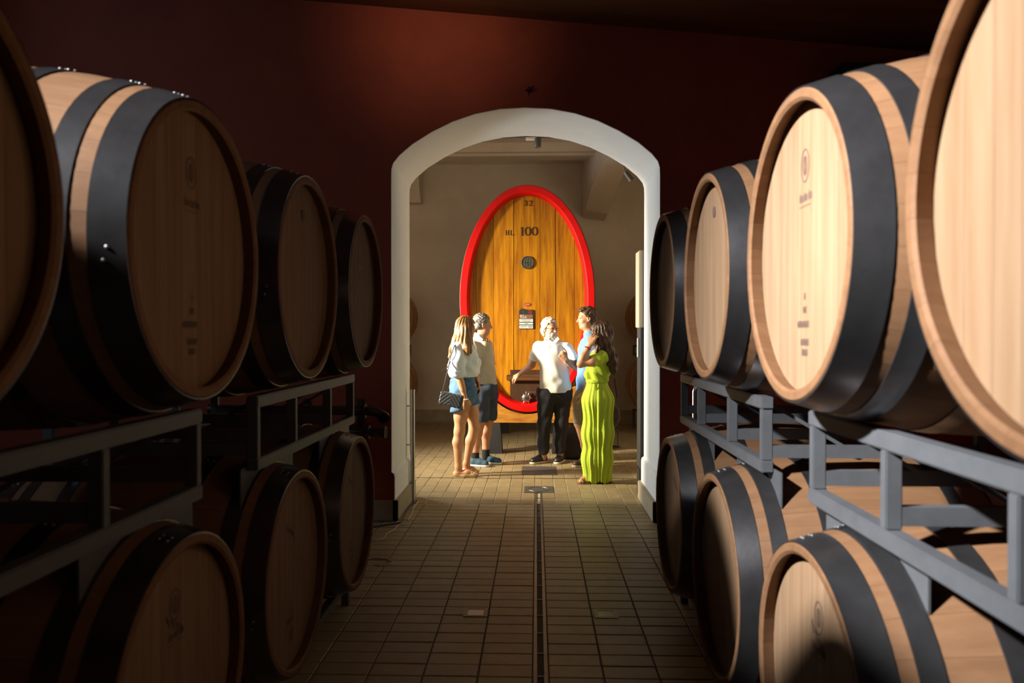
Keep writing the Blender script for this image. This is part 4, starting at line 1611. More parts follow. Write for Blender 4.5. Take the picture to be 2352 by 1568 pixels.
def torso(Fd, hip, chest, neck, f, shw, r_hip, r_ch, neck_r, head_c, hip_w, shs=None):
    """pelvis, ribcage, shoulders, neck as one smooth union"""
    f = unit(f)
    s_ = np.cross(f, V(0, 0, 1))
    r_hip, r_ch = r_hip * .78, r_ch * .80
    Fd.cap(hip - s_ * hip_w * .8, hip + s_ * hip_w * .8, r_hip, r_hip, .03)
    Fd.cap(hip, chest, r_hip * .95, r_ch, .03, (f, .92))
    Fd.cap(chest - s_ * (shw * .40), chest + s_ * (shw * .40), r_ch * .86, r_ch * .86, .03)
    top = neck - V(0, 0, .060)
    Fd.cap(top - s_ * shw * .92, top + s_ * shw * .92, .038, .038, .03)
    Fd.cap(neck - V(0, 0, .06), V(head_c) - V(0, 0, .05), neck_r * 1.12, neck_r, .03)


# =================================================================== woman with the quilted bag
def build_woman_shirt():
    Q = zoomA(8.34)
    e = person(1057, 8.34, 'woman with long blonde hair, light blue shirt, denim shorts and black shoulder bag')
    f = unit(V(.93, .36, 0))
    s_ = np.cross(f, V(0, 0, 1))            # her right-hand side, towards the camera
    B = Field()
    head = Q(326, 262)
    P, fr = head_prims(B, head, unit(V(.86, .5, -.03)), s=.95, jaw=.85)
    neck = Q(318, 352)
    hip, chest = Q(297, 790), Q(292, 500)
    torso(B, hip, chest, neck, f, .135, .115, .105, .045, head, .055)
    sh_n, sh_f = Q(262, 412, -.14), Q(322, 420, .15)
    el_n, wr_n = Q(262, 640, -.20), Q(316, 838, -.20)
    B.chain([sh_n, el_n, wr_n], [.046, .036, .0235], .03)
    B.cap(Q(275, 690, -.20), Q(296, 760, -.20), .036, .032, .02)
    hand_prims(B, wr_n, unit(Q(330, 915, -.20) - wr_n), s_, -1, .28, .93)
    el_f, wr_f = Q(395, 600, .18), Q(415, 700, .05)
    B.chain([sh_f, el_f, wr_f], [.046, .036, .024], .03)
    hand_prims(B, wr_f, unit(V(.3, -.2, -1)), f, 1, .3, .93)
    kn_n, an_n = Q(268, 1105, -.085), Q(259, 1398, -.085)
    B.chain([Q(285, 830, -.085), Q(279, 985, -.085), kn_n, Q(256, 1195, -.085), an_n], [.090, .070, .054, .055, .034], .035)
    kn_f, an_f = Q(390, 1075, .075), Q(325, 1368, .075)
    B.chain([Q(345, 830, .085), Q(372, 960, .08), kn_f, Q(360, 1180, .075), an_f], [.088, .070, .054, .052, .033], .035)
    for an, toe, dy in ((an_n, Q(408, 1462, -.10), 0), (an_f, Q(412, 1416, .10), 0)):
        a0 = an.copy(); a0[2] = .045
        t0 = toe.copy(); t0[2] = .022
        hl = a0 - unit(t0 - a0) * .03; hl[2] = .028
        B.cap(an, a0, .034, .034, .03)
        B.chain([hl, (a0 + t0) / 2 + V(0, 0, .012), t0], [.030, .032, .022], .025)
    B.cut((0, 0, .006), (0, 0, -1))
    B.mesh('body', SKIN, e, .006)
    face_bits(e, P, .95, mat('brow_blonde', (.16, .09, .04), .7), True)
    # shoes
    gold = mat('gold_flat_shoe', (.62, .43, .22), .35, metal=.4)
    for an, toe in ((an_n, Q(410, 1462, -.10)), (an_f, Q(414, 1416, .10))):
        a0 = an.copy(); a0[2] = 0
        t0 = toe.copy(); t0[2] = 0
        d = unit(t0 - a0)
        hl = a0 - d * .055
        Fs = Field()
        Fs.chain([hl + d * .035 + V(0, 0, .026), (hl + t0) / 2 + V(0, 0, .016), t0 - d * .03 + V(0, 0, .022)], [.035, .036, .034], .03)
        Fs.cut((0, 0, .001), (0, 0, -1))
        cc, L = hl.copy(), np.linalg.norm(t0 - hl)
        def rimcut(Pp, cc=cc, d=d, L=L):
            t = ((Pp - cc) @ d) / L
            return Pp[..., 2] - np.interp(t, [-.1, .08, .3, .62, .75, 1.2], [.062, .058, .030, .030, .05, .06])
        Fs.carve(rimcut)
        so_ = Fs.mesh('flat_shoe', gold, e, .0045)
        bow = Field()
        bc = t0 - d * .05 + V(0, 0, .052)
        sdv = np.cross(d, V(0, 0, 1))
        bow.ell(bc + sdv * .014, (.016, .008, .008), (sdv, d, V(0, 0, 1)), .004).ell(bc - sdv * .014, (.016, .008, .008), (sdv, d, V(0, 0, 1)), .004).ell(bc, (.007, .007, .008), None, .003)
        bow.mesh('shoe_bow', gold, e, .0035)
    # denim shorts
    denim = mat('denim', (.075, .17, .33), .85, var=(.045, .11, .235), scale=30, bump=.2, bscale=120)
    Fs = Field()
    Fs.cap(Q(295, 690) - s_ * .035, Q(295, 690) + s_ * .035, .128, .128, .05, (f, .95))
    Fs.cap(hip - s_ * .05, hip + s_ * .05, .142, .142, .06)
    Fs.cap(Q(286, 800, -.08), Q(277, 960, -.095), .118, .108, .02)
    Fs.cap(Q(345, 800, .085), Q(372, 930, .085), .112, .096, .02)
    Fs.warp(wrinkle(.003, 40, 30)).cut(Q(275, 930, -.09), unit(V(.28, 0, -1))).cut(Q(295, 655), (0, 0, 1))
    Fs.warp(wrinkle(.003, 40, 30))
    sh = Fs.mesh('denim_shorts', denim, e, .006)
    # shirt
    shirt = stripe_mat('striped_cotton', (.56, .65, .78), (.76, .82, .90), 60, (0, 0, .4))
    Fb = Field()
    Fb.cap(Q(300, 420) - s_ * .085, Q(300, 420) + s_ * .085, .085, .085, .06)
    Fb.cap(Q(292, 480), Q(292, 600), .135, .162, .06, (s_, 1.12))
    Fb.cap(Q(360, 520, -.03), Q(350, 600, 0), .07, .10, .05)
    Fb.cap(Q(315, 385) , Q(320, 360), .078, .066, .03)
    Fb.cap(Q(335, 430, -.02), Q(350, 500, -.02), .075, .09, .05)
    Fb.chain([sh_n + V(0, 0, -.01), Q(252, 540, -.20), Q(258, 628, -.205)], [.072, .078, .070], .035)
    Fb.chain([sh_f, Q(385, 540, .2), Q(395, 610, .18)], [.068, .07, .064], .035)
    Fb.warp(wrinkle(.0065, 38, 16, .5))
    Fb.cut(Q(290, 662), unit(V(.03, 0, -1)))
    sb = Fb.mesh('shirt', shirt, e, .0062)
    Fc = Field()
    Fc.cap(Q(257, 618, -.205), Q(261, 648, -.205), .078, .076, .01)
    Fc.cut(Q(261, 655, -.205), unit(Q(261, 655, -.205) - Q(257, 610, -.205))).cut(Q(257, 612, -.205), unit(Q(257, 610, -.205) - Q(261, 655, -.205)))
    Fc.mesh('rolled_cuff', shirt, e, .005)
    # hair
    hair = mat('blonde_hair', (.38, .20, .065), .38, var=(.10, .045, .015), scale=26, stretch=(3, 3, .22), bump=.5)
    Fh = Field()
    hd = unit(V(.86, .5, 0))
    Fh.ell(P(0, -.018, .045), (.092, .108, .092), fr, .02)
    Fh.ell(P(0, -.055, -.02), (.088, .070, .12), fr, .03)
    Fh.chain([P(.03, -.05, -.02), Q(262, 370, -.07), Q(222, 430, -.08), Q(186, 500, -.07)], [.080, .068, .045, .012], .04)
    Fh.chain([P(.07, -.03, -.02), Q(306, 370, -.13), Q(326, 430, -.175), Q(348, 480, -.19)], [.055, .055, .042, .012], .035)
    Fh.chain([P(.080, .01, .0), Q(342, 380, -.12), Q(352, 450, -.16)], [.034, .040, .024], .03)
    Fh.chain([P(-.05, -.05, -.02), Q(270, 390, .03), Q(215, 440, .0)], [.06, .055, .03], .03)
    fwd = P(0, .058, 0)
    Fh.carve(lambda Pp: np.minimum((Pp - fwd) @ fr[1], -(np.abs((Pp - V(P(0, 0, 0))) @ fr[0]) - .064)) - np.where((Pp - V(P(0, 0, .055))) @ fr[2] > 0, .05, 0))
    Fh.warp(strands(.0042, head, 90, 9))
    Fh.mesh('hair', hair, e, .006)
    # bracelet
    b = MB()
    w = Vector(Q(318, 846, -.20))
    ring = [(w + Vector((.030 * math.cos(a), .028 * math.sin(a), .006 * math.cos(a)))) for a in [2 * PI * k / 14 for k in range(14)]]
    for r_ in ring: b.lathe([(.001, -.0065), (.005, -.004), (.0065, 0), (.005, .004), (.001, .0065)], r_, 'z', 8)
    o = b.build('bracelet', M['white_paint'], None, True)
    o.data.transform(Matrix.Translation(-Vector(e.location))); o.parent = e
    # quilted bag
    leather = mat('quilted_black_leather', (.018, .022, .026), .38, var=(.03, .036, .04), scale=30, bump=.15)
    be = empty('shoulder_bag', Vector(Q(200, 845, -.33)))
    tag(be, 'black quilted shoulder bag hanging at the blonde woman\'s hip', 'bag')
    ax = unit(Q(292, 870, -.30) - Q(112, 830, -.30)); ax = unit(V(ax[0], ax[1] - .15, ax[2]))
    up = unit(Q(122, 782, -.3) - Q(108, 880, -.3)); up = unit(up - ax * np.dot(up, ax))
    nn = np.cross(ax, up)
    c_ = Q(201, 848, -.33)
    Fg = Field().rbox(c_, (.108, .022, .055), (ax, nn, up), .016)
    def quilt(Pp):
        a = (Pp - c_) @ ax; z = (Pp - c_) @ up
        g1 = np.abs(((a + z * .9) / .042) % 1 - .5); g2 = np.abs(((a - z * .9) / .042) % 1 - .5)
        m = np.where(a > .0, g1, g2)
        return .004 * np.exp(-(m / .09) ** 2)
    Fg.warp(quilt)
    Fg.mesh('bag_body', leather, be, .0042)
    Ff = Field().rbox(c_ - nn * 0 + up * .038, (.110, .026, .018), (ax, nn, up), .014)
    Ff.warp(quilt)
    b = MB()
    ts = [Vector(c_ - ax * .108 + up * .06), Vector(Q(150, 700, -.31)), Vector(Q(176, 590, -.30)), Vector(Q(195, 500, -.27)), Vector(Q(225, 410, -.22)), Vector(Q(250, 378, -.16)), Vector(Q(285, 372, -.08))]
    b.tube(ts, .0055, 8)
    o = b.build('strap', leather, None, True); o.data.transform(Matrix.Translation(-be.location)); o.parent = be
    b = MB().tube([Vector(Q(193, 535, -.27)), Vector(Q(180, 570, -.29)), Vector(Q(150, 600, -.30)), Vector(Q(122, 608, -.30))], [.006, .006, .005, .004], 8)
    o = b.build('strap_end', leather, None, True); o.data.transform(Matrix.Translation(-be.location)); o.parent = be
    b = MB().box(Vector(c_ - nn * .04) - Vector((.016, .004, .005)), Vector(c_ - nn * .04) + Vector((.016, .004, .005)))


build_woman_shirt()


# =================================================================== man with grey hair and beige shirt
def build_man_beige():
    Q = zoomA(8.98)
    e = person(1108, 8.98, 'grey-haired man in beige shirt, navy shorts and blue sneakers, hand in pocket')
    f = unit(V(.88, .42, 0))
    s_ = np.cross(f, V(0, 0, 1))
    B = Field()
    head = Q(458, 232)
    P, fr = head_prims(B, head, unit(V(.93, .30, -.08)), s=1.02)
    neck = Q(440, 352)
    hip, chest = Q(470, 770), Q(440, 500)
    torso(B, hip, chest, neck, f, .165, .125, .125, .056, head, .06)
    sh_n, sh_f = Q(385, 410, -.18), Q(495, 405, .17)
    el_n, wr_n = Q(380, 620, -.21), Q(408, 745, -.16)
    B.chain([sh_n, el_n, wr_n], [.052, .042, .030], .03)
    hand_prims(B, wr_n, unit(V(.15, .25, -1)), V(.3, -1, 0), -1, .5, 1.05)
    el_f, wr_f = Q(520, 620, .22), Q(540, 730, .12)
    B.chain([sh_f, el_f, wr_f], [.052, .042, .03], .03)
    hand_prims(B, wr_f, unit(V(.1, -.1, -1)), V(.5, 1, 0), 1, .4, 1.05)
    an_n, an_f = Q(398, 1270, -.07), Q(484, 1245, .10)
    B.chain([Q(435, 800, -.08), Q(445, 1000, -.07), Q(410, 1120, -.07), an_n], [.095, .066, .062, .040], .03)
    B.chain([Q(505, 800, .09), Q(502, 1010, .10), Q(487, 1120, .10), an_f], [.095, .066, .060, .040], .03)
    for an, toe in ((an_n, Q(500, 1375, -.12)), (an_f, Q(600, 1345, .06))):
        a0 = an.copy(); a0[2] = .06
        B.cap(an, a0, .040, .038, .02)
        t0 = toe.copy(); t0[2] = .04
        B.cap(a0, a0 * .5 + t0 * .5, .034, .03, .02)
    B.cut((0, 0, .02), (0, 0, -1))
    B.mesh('body', SKIN_D, e, .0065)
    hairm = mat('grey_hair', (.25, .235, .22), .5, var=(.05, .046, .043), scale=40, stretch=(1, 1, .5), bump=.6)
    face_bits(e, P, 1.02, mat('brow_grey', (.10, .09, .08), .7))
    Fh = Field()
    Fh.ell(P(0, -.018, .046), (.086, .106, .090), fr, .02)
    Fh.ell(P(0, -.055, -.02), (.073, .055, .062), fr, .02)
    ff, uu = fr[1], fr[2]
    c0 = P(0, 0, 0)
    def hl(Pp):
        q = Pp - V(c0)
        a = q @ ff; z = q @ uu
        line = np.interp(a, [-.12, -.03, .0, .03, .05, .075, .12], [-.075, -.05, .0, .012, .045, .068, .085])
        return (line - z)
    Fh.carve(hl)
    Fh.warp(wrinkle(.0035, 120, 90))
    Fh.mesh('hair', hairm, e, .005)
    shirt = mat('beige_linen', (.52, .47, .37), .85, var=(.45, .40, .31), scale=40, stretch=(1, 1, .4), bump=.25, bscale=120)
    Fb = Field()
    Fb.cap(Q(440, 425) - s_ * .13, Q(440, 425) + s_ * .13, .082, .082, .06)
    Fb.cap(Q(440, 470), Q(468, 720), .148, .152, .08, (s_, 1.15))
    Fb.chain([sh_n, Q(378, 540, -.21)], [.072, .072], .04)
    Fb.chain([sh_f, Q(515, 540, .22)], [.072, .072], .04)
    Fb.cap(Q(430, 370), Q(432, 350), .085, .068, .03)
    Fb.warp(wrinkle(.0055, 30, 20, 1.1))
    Fb.cut(Q(470, 745), unit(V(.12, 0, -1)))
    Fb.mesh('shirt', shirt, e, .0065)
    white = mat('collar_linen', (.72, .68, .58), .85)
    # collar
    k0, k1, k2 = Q(395, 300, -.085), Q(462, 352, -.135), Q(440, 384, -.15)
    k3 = Q(380, 335, -.11)
    mb_ = MB()
    dn = Vector((0.0, -.008, 0))
    pts = [Vector(k0), Vector(k1), Vector(k2), Vector(k3)]
    mb_._add([p for p in pts] + [p + dn for p in pts], [(0, 1, 2, 3), (7, 6, 5, 4), (0, 4, 5, 1), (1, 5, 6, 2), (2, 6, 7, 3), (3, 7, 4, 0)])
    o = mb_.build('collar', white); o.data.transform(Matrix.Translation(-Vector(e.location))); o.parent = e
    Fc = Field().cap(Q(424, 345), Q(436, 322), .080, .071, .01).cut(Q(440, 310), unit(V(.35, 0, 1))).cap(Q(430, 344), Q(440, 300), .058, .054, .004, None, True)
    Fc.mesh('collar_band', white, e, .005)
    # placket edge
    b = MB().tube([Vector(Q(494, 345, -.06)), Vector(Q(512, 440, -.09)), Vector(Q(528, 560, -.09)), Vector(Q(541, 690, -.08)), Vector(Q(530, 738, -.09))], .006, 6)
    o = b.build('placket', mat('dark_placket', (.08, .07, .055), .8), None, True); o.data.transform(Matrix.Translation(-Vector(e.location))); o.parent = e
    navy = mat('navy_chino', (.045, .062, .105), .85, var=(.035, .05, .085), scale=25, bump=.2, bscale=110)
    Fs = Field()
    Fs.cap(Q(470, 745) - s_ * .05, Q(470, 745) + s_ * .05, .140, .140, .05)
    Fs.cap(Q(435, 800, -.085), Q(440, 1040, -.075), .125, .095, .04)
    Fs.cap(Q(505, 800, .09), Q(508, 1040, .10), .122, .093, .04)
    Fs.cut(Q(470, 1020), unit(V(.0, 0, -1))).cut(Q(470, 712), (0, 0, 1))
    Fs.warp(wrinkle(.0045, 36, 15, .3))
    Fs.mesh('shorts', navy, e, .0065)
    suede = mat('blue_suede', (.045, .10, .155), .8, var=(.035, .08, .125), scale=30)
    sole = mat('white_sole', (.72, .7, .66), .6)
    sock = mat('black_sock', (.012, .012, .014), .9)
    for an, heel, toe in ((an_n, Q(362, 1372, -.06), Q(512, 1378, -.13)), (an_f, Q(448, 1345, .12), Q(618, 1350, .05))):
        shoe(e, heel, toe, 'sneaker', suede, sole, .075, ankle=True)
        a0 = an.copy()
        Fk = Field().cap(a0 + V(0, 0, .0), V(a0[0], a0[1], .07), .044, .047, .01).cut(a0 + V(0, 0, .005), (0, 0, 1))
        Fk.mesh('sock', sock, e, .005)


build_man_beige()


# =================================================================== man in the white polo
def build_man_polo():
    Q = zoomB(9.15)
    e = person(1270, 9.15, 'white-haired bearded man with glasses in white polo shirt and black trousers')
    f = unit(V(.28, -.96, 0))
    s_ = np.cross(f, V(0, 0, 1))             # his right-hand side: picture left
    B = Field()
    head = Q(430, 262)
    P, fr = head_prims(B, head, unit(V(.62, -.78, -.05)), s=1.02)
    neck = Q(440, 358)
    hip, chest = Q(465, 790), Q(452, 500)
    torso(B, hip, chest, neck - V(0, 0, .02), f, .155, .13, .135, .058, head, .07)
    shR, shL = Q(325, 388, .02), Q(580, 400, -.02)
    elR, wrR = Q(283, 548, .16), Q(188, 625, .30)
    B.chain([shR + V(.02, 0, -.035), elR, wrR], [.046, .043, .029], .03)
    hand_prims(B, wrR, unit(Q(120, 660, .34) - wrR), V(-.1, -.5, .8), -1, .55, 1.05, .1)
    elL, wrL = Q(628, 558, -.06), Q(556, 512, -.24)
    B.chain([shL + V(-.02, 0, -.035), elL, wrL], [.046, .044, .030], .03)
    B.cap(elL, Q(590, 535, -.15), .046, .042, .02)
    hand_prims(B, wrL, unit(Q(500, 440, -.27) - wrL), V(-.25, -.9, .3), 1, 1.15, 1.05)
    B.chain([Q(405, 820, -.01), Q(385, 1020, -.02), Q(378, 1240, .0)], [.10, .07, .045], .03)
    B.chain([Q(525, 820, .02), Q(515, 1020, .03), Q(508, 1240, .05)], [.10, .07, .045], .03)
    B.cap(Q(378, 1240, .0), Q(378, 1290, .0), .045, .04, .02).cap(Q(508, 1240, .05), Q(508, 1285, .05), .045, .04, .02)
    B.cut((0, 0, .03), (0, 0, -1))
    B.mesh('body', SKIN_D, e, .006)
    whair = mat('white_hair', (.66, .63, .58), .5, var=(.36, .34, .31), scale=40, stretch=(1, 1, .5), bump=.6)
    face_bits(e, P, 1.02, whair)
    Fh = Field()
    Fh.ell(P(0, -.022, .050), (.090, .110, .092), fr, .02)
    Fh.ell(P(0, -.062, -.03), (.086, .060, .075), fr, .03)
    Fh.ell(P(.055, -.02, .0), (.032, .045, .05), fr, .03)
    ff, uu = fr[1], fr[2]
    c0 = V(P(0, 0, 0))
    def hl(Pp):
        q = Pp - c0
        a = q @ ff; z = q @ uu
        line = np.interp(a, [-.14, -.04, -.015, .02, .045, .07, .12], [-.12, -.09, -.02, .02, .065, .085, .11])
        return line - z
    Fh.carve(hl)
    Fh.warp(wrinkle(.005, 90, 60, .7))
    Fh.mesh('hair', whair, e, .005)
    Fd = Field()
    Fd.cap(P(-.032, .045, -.085), P(.032, .045, -.085), .040, .040, .02)
    Fd.cap(P(0, .066, -.098), P(0, .068, -.100), .034, .034, .02)
    Fd.cap(P(-.026, .088, -.046), P(.026, .088, -.046), .0085, .0085, .006)
    Fd.cap(P(-.030, .082, -.050), P(-.032, .074, -.085), .012, .014, .01)
    Fd.cap(P(.030, .082, -.050), P(.032, .074, -.085), .012, .014, .01)
    Fd.cap(P(-.014, .106, -.0635), P(.014, .106, -.0635), .011, .011, .004, None, True)
    def bl(Pp):
        q = Pp - c0
        return (q @ uu) + .036 - np.clip(-(q @ ff) + .075, 0, 1) * .35
    Fd.carve(bl)
    Fd.warp(wrinkle(.003, 160, 140))
    Fd.mesh('beard', whair, e, .0045)
    # glasses
    b = MB()
    for a in (-1, 1):
        ring = [Vector(P(a * .031 + .022 * math.cos(t), .1055 - .004 * abs(math.cos(t)), .002 + .016 * math.sin(t))) for t in [2 * PI * k / 16 for k in range(16)]]
        b.tube(ring, .0018, 6, closed=True)
        b.tube([Vector(P(a * .053, .100, .006)), Vector(P(a * .078, .05, .008)), Vector(P(a * .08, -.005, .006))], .0016, 6)
    b.tube([Vector(P(-.010, .108, .006)), Vector(P(.010, .108, .006))], .0016, 6)
    o = b.build('glasses', M['dark_steel'], None, True); o.data.transform(Matrix.Translation(-Vector(e.location))); o.parent = e
    polo = mat('white_pique', (.80, .79, .75), .9, var=(.74, .73, .69), scale=60, bump=.15, bscale=200)
    Fb = Field()
    Fb.cap(Q(445, 415) - s_ * .14, Q(445, 425) + s_ * .14, .080, .080, .06)
    Fb.cap(Q(452, 470), Q(468, 730), .150, .168, .08, (s_, 1.18))
    Fb.chain([shR + V(.02, 0, -.025), Q(308, 500, .11)], [.068, .072], .03)
    Fb.chain([shL + V(-.02, 0, -.025), Q(618, 520, -.05)], [.068, .076], .03)
    Fb.cap(Q(440, 385), Q(436, 368), .088, .074, .03)
    Fb.cap(Q(448, 400, -.13), Q(435, 340, -.12), .022, .030, .02, None, True)
    Fb.warp(wrinkle(.0050, 26, 14, 2.0))
    Fb.cut(Q(468, 768), unit(V(.0, 0, -1)))
    sl_d = unit(Q(300, 520, .12) - shR)
    def sleeve(Pp):
        d1 = (Pp - V(Q(306, 502, .11))) @ sl_d
        near = (Pp[..., 0] < Q(345, 500)[0]).astype(float)
        d2 = (Pp - V(Q(622, 522, -.05))) @ unit(V(.35, -.1, -1))
        near2 = (Pp[..., 0] > Q(585, 500)[0]).astype(float)
        return np.where(near > 0, d1, np.where((near2 > 0) & (Pp[..., 2] > Q(600, 590)[2] - .02), d2, -1))
    Fb.carve(sleeve)
    Fb.mesh('polo_shirt', polo, e, .0063)
    # collar wings and placket
    for pts in ([Q(396, 322, -.06), Q(420, 358, -.115), Q(398, 356, -.125), Q(378, 336, -.09)], [Q(490, 326, -.08), Q(452, 368, -.13), Q(478, 376, -.14), Q(505, 346, -.11)]):
        mb_ = MB()
        dn = Vector((0, -.007, .004))
        pv = [Vector(p) for p in pts]
        mb_._add(pv + [p + dn for p in pv], [(0, 1, 2, 3), (7, 6, 5, 4), (0, 4, 5, 1), (1, 5, 6, 2), (2, 6, 7, 3), (3, 7, 4, 0)])
        o = mb_.build('collar_wing', polo); o.data.transform(Matrix.Translation(-Vector(e.location))); o.parent = e
    black = mat('black_trouser_cloth', (.014, .015, .019), .85, var=(.019, .020, .026), scale=20, bump=.2, bscale=90)
    Fs = Field()
    Fs.cap(Q(465, 770) - s_ * .085, Q(465, 770) + s_ * .085, .138, .138, .05)
    Fs.chain([Q(402, 820, -.02), Q(383, 1020, -.02), Q(376, 1235, .0)], [.112, .080, .066], .03)
    Fs.chain([Q(528, 820, .02), Q(522, 1020, .03), Q(508, 1245, .05)], [.112, .078, .058], .03)
    Fs.cut(Q(440, 1262), (0, 0, -1)).cut(Q(465, 735), (0, 0, 1))
    Fs.warp(wrinkle(.006, 30, 16, .9))
    Fs.mesh('trousers', black, e, .0065)
    lea = mat('black_shoe_leather', (.012, .012, .013), .45)
    sole = mat('pale_sole', (.62, .55, .42), .6)
    shoe(e, Q(400, 1318, .05), Q(270, 1335, -.10), 'shoe', lea, sole, .085, ankle=True)
    shoe(e, Q(530, 1290, .16), Q(478, 1335, -.10), 'shoe', lea, sole, .085, ankle=True)
    b = MB()
    w = Vector(wrL)
    d = Vector(unit(wrL - elL))
    a1 = d.orthogonal().normalized(); a2 = d.cross(a1)
    b.tube([w - d * .015 + (a1 * math.cos(t) + a2 * math.sin(t)) * .033 for t in [2 * PI * k / 18 for k in range(18)]], .006, 6, closed=True)
    o = b.build('watch_band', M['steel'], None, True); o.data.transform(Matrix.Translation(-Vector(e.location))); o.parent = e
    b = MB().tube([w - d * .015 + Vector((-.01, -.034, .01)), w - d * .015 + Vector((-.012, -.042, .014))], .017, 16)
    o = b.build('watch_face', M['steel'], None, True); o.data.transform(Matrix.Translation(-Vector(e.location))); o.parent = e


build_man_polo()


# =================================================================== man in the blue shirt
def build_man_blue():
    Q = zoomB(8.95)
    e = person(1352, 8.95, 'tall dark-haired man in light blue shirt and khaki shorts, in profile')
    f = unit(V(-.93, -.25, 0))
    s_ = np.cross(f, V(0, 0, 1))
    B = Field()
    head = Q(722, 180)
    P, fr = head_prims(B, head, unit(V(-.97, -.22, -.06)), s=1.03)
    neck = Q(760, 300)
    hip, chest = Q(745, 780), Q(752, 480)
    torso(B, hip, chest, neck, f, .165, .125, .125, .056, head, .06)
    shn, shf = Q(785, 380, -.17), Q(725, 375, .18)
    eln, wrn = Q(755, 610, -.21), Q(712, 770, -.20)
    B.chain([shn, eln, wrn], [.054, .042, .030], .03)
    hand_prims(B, wrn, unit(Q(682, 850, -.20) - wrn), V(.35, -.9, .2), 1, .35, 1.05)
    elf, wrf = Q(770, 600, .24), Q(740, 760, .20)
    B.chain([shf, elf, wrf], [.054, .042, .030], .03)
    hand_prims(B, wrf, unit(V(-.2, -.1, -1)), V(0, 1, 0), -1, .4, 1.05)
    B.chain([Q(700, 820, -.07), Q(668, 1010, -.06), Q(720, 1200, -.04), Q(745, 1350, -.02)], [.095, .066, .058, .040], .03)
    B.chain([Q(770, 820, .10), Q(760, 1030, .12), Q(775, 1200, .12), Q(785, 1330, .14)], [.095, .066, .058, .040], .03)
    a0, a1 = Q(745, 1350, -.02), Q(785, 1330, .14)
    B.cap(a0, V(a0[0], a0[1], .07), .04, .038, .02).cap(a1, V(a1[0], a1[1], .07), .04, .038, .02)
    B.cut((0, 0, .03), (0, 0, -1))
    B.mesh('body', SKIN_F, e, .0065)
    hairm = mat('dark_brown_hair', (.045, .022, .012), .42, var=(.09, .05, .028), scale=40, stretch=(1, 1, .6), bump=.6)
    face_bits(e, P, 1.03, hairm)
    Fh = Field()
    Fh.ell(P(0, -.020, .052), (.090, .112, .092), fr, .02)
    Fh.ell(P(0, -.066, -.02), (.080, .058, .075), fr, .03)
    Fh.cap(P(-.03, .055, .098), P(.03, .05, .1), .032, .032, .03)
    ff, uu = fr[1], fr[2]
    c0 = V(P(0, 0, 0))
    def hl(Pp):
        q = Pp - c0
        a = q @ ff; z = q @ uu
        line = np.interp(a, [-.14, -.04, -.015, .02, .04, .07, .12], [-.10, -.075, -.02, .012, .055, .08, .10])
        return line - z
    Fh.carve(hl)
    Fh.warp(wrinkle(.0045, 90, 50, .2))
    Fh.mesh('hair', hairm, e, .005)
    shirt = mat('sky_blue_cotton', (.15, .31, .64), .85, var=(.12, .26, .56), scale=30, stretch=(1, 1, .4), bump=.2, bscale=120)
    Fb = Field()
    Fb.cap(Q(755, 400) - s_ * .13, Q(755, 400) + s_ * .13, .085, .085, .06)
    Fb.cap(Q(752, 440), Q(742, 740), .142, .150, .08, (s_, 1.15))
    Fb.cap(Q(720, 420), Q(706, 560), .05, .06, .06)
    Fb.chain([shn, Q(768, 520, -.21)], [.076, .078], .04)
    Fb.chain([shf, Q(750, 520, .24)], [.076, .078], .04)
    Fb.cap(Q(756, 330), Q(752, 305), .082, .070, .03)
    Fb.warp(wrinkle(.0065, 30, 18, .4))
    Fb.cut(Q(745, 790), unit(V(-.25, 0, -1)))
    Fb.mesh('shirt', shirt, e, .0065)
    Fc = Field().cap(Q(752, 318), Q(742, 282), .079, .070, .01).cut(Q(742, 280), unit(V(-.3, 0, 1))).cap(Q(755, 330), Q(735, 262), .060, .056, .004, None, True)
    Fc.mesh('collar', shirt, e, .005)
    khaki = mat('khaki_cotton', (.27, .24, .16), .85, var=(.22, .195, .13), scale=25, bump=.2, bscale=110)
    Fs = Field()
    Fs.cap(Q(745, 770) - s_ * .05, Q(745, 770) + s_ * .05, .138, .138, .05)
    Fs.cap(Q(700, 820, -.08), Q(672, 1030, -.06), .12, .088, .04)
    Fs.cap(Q(770, 820, .10), Q(765, 1040, .12), .12, .092, .04)
    Fs.cut(Q(690, 1018), unit(V(-.05, 0, -1))).cut(Q(745, 735), (0, 0, 1))
    Fs.warp(wrinkle(.0045, 36, 15, .6))
    Fs.mesh('shorts', khaki, e, .0065)
    lea = mat('brown_shoe', (.05, .03, .02), .6)
    sole = mat('tan_sole', (.4, .33, .24), .6)
    for a in (a0, a1):
        h_ = V(a[0] + .06, a[1], 0)
        shoe(e, h_, h_ + unit(V(-.95, -.2, 0)) * .27, 'shoe', lea, sole, .075, ankle=True)


build_man_blue()


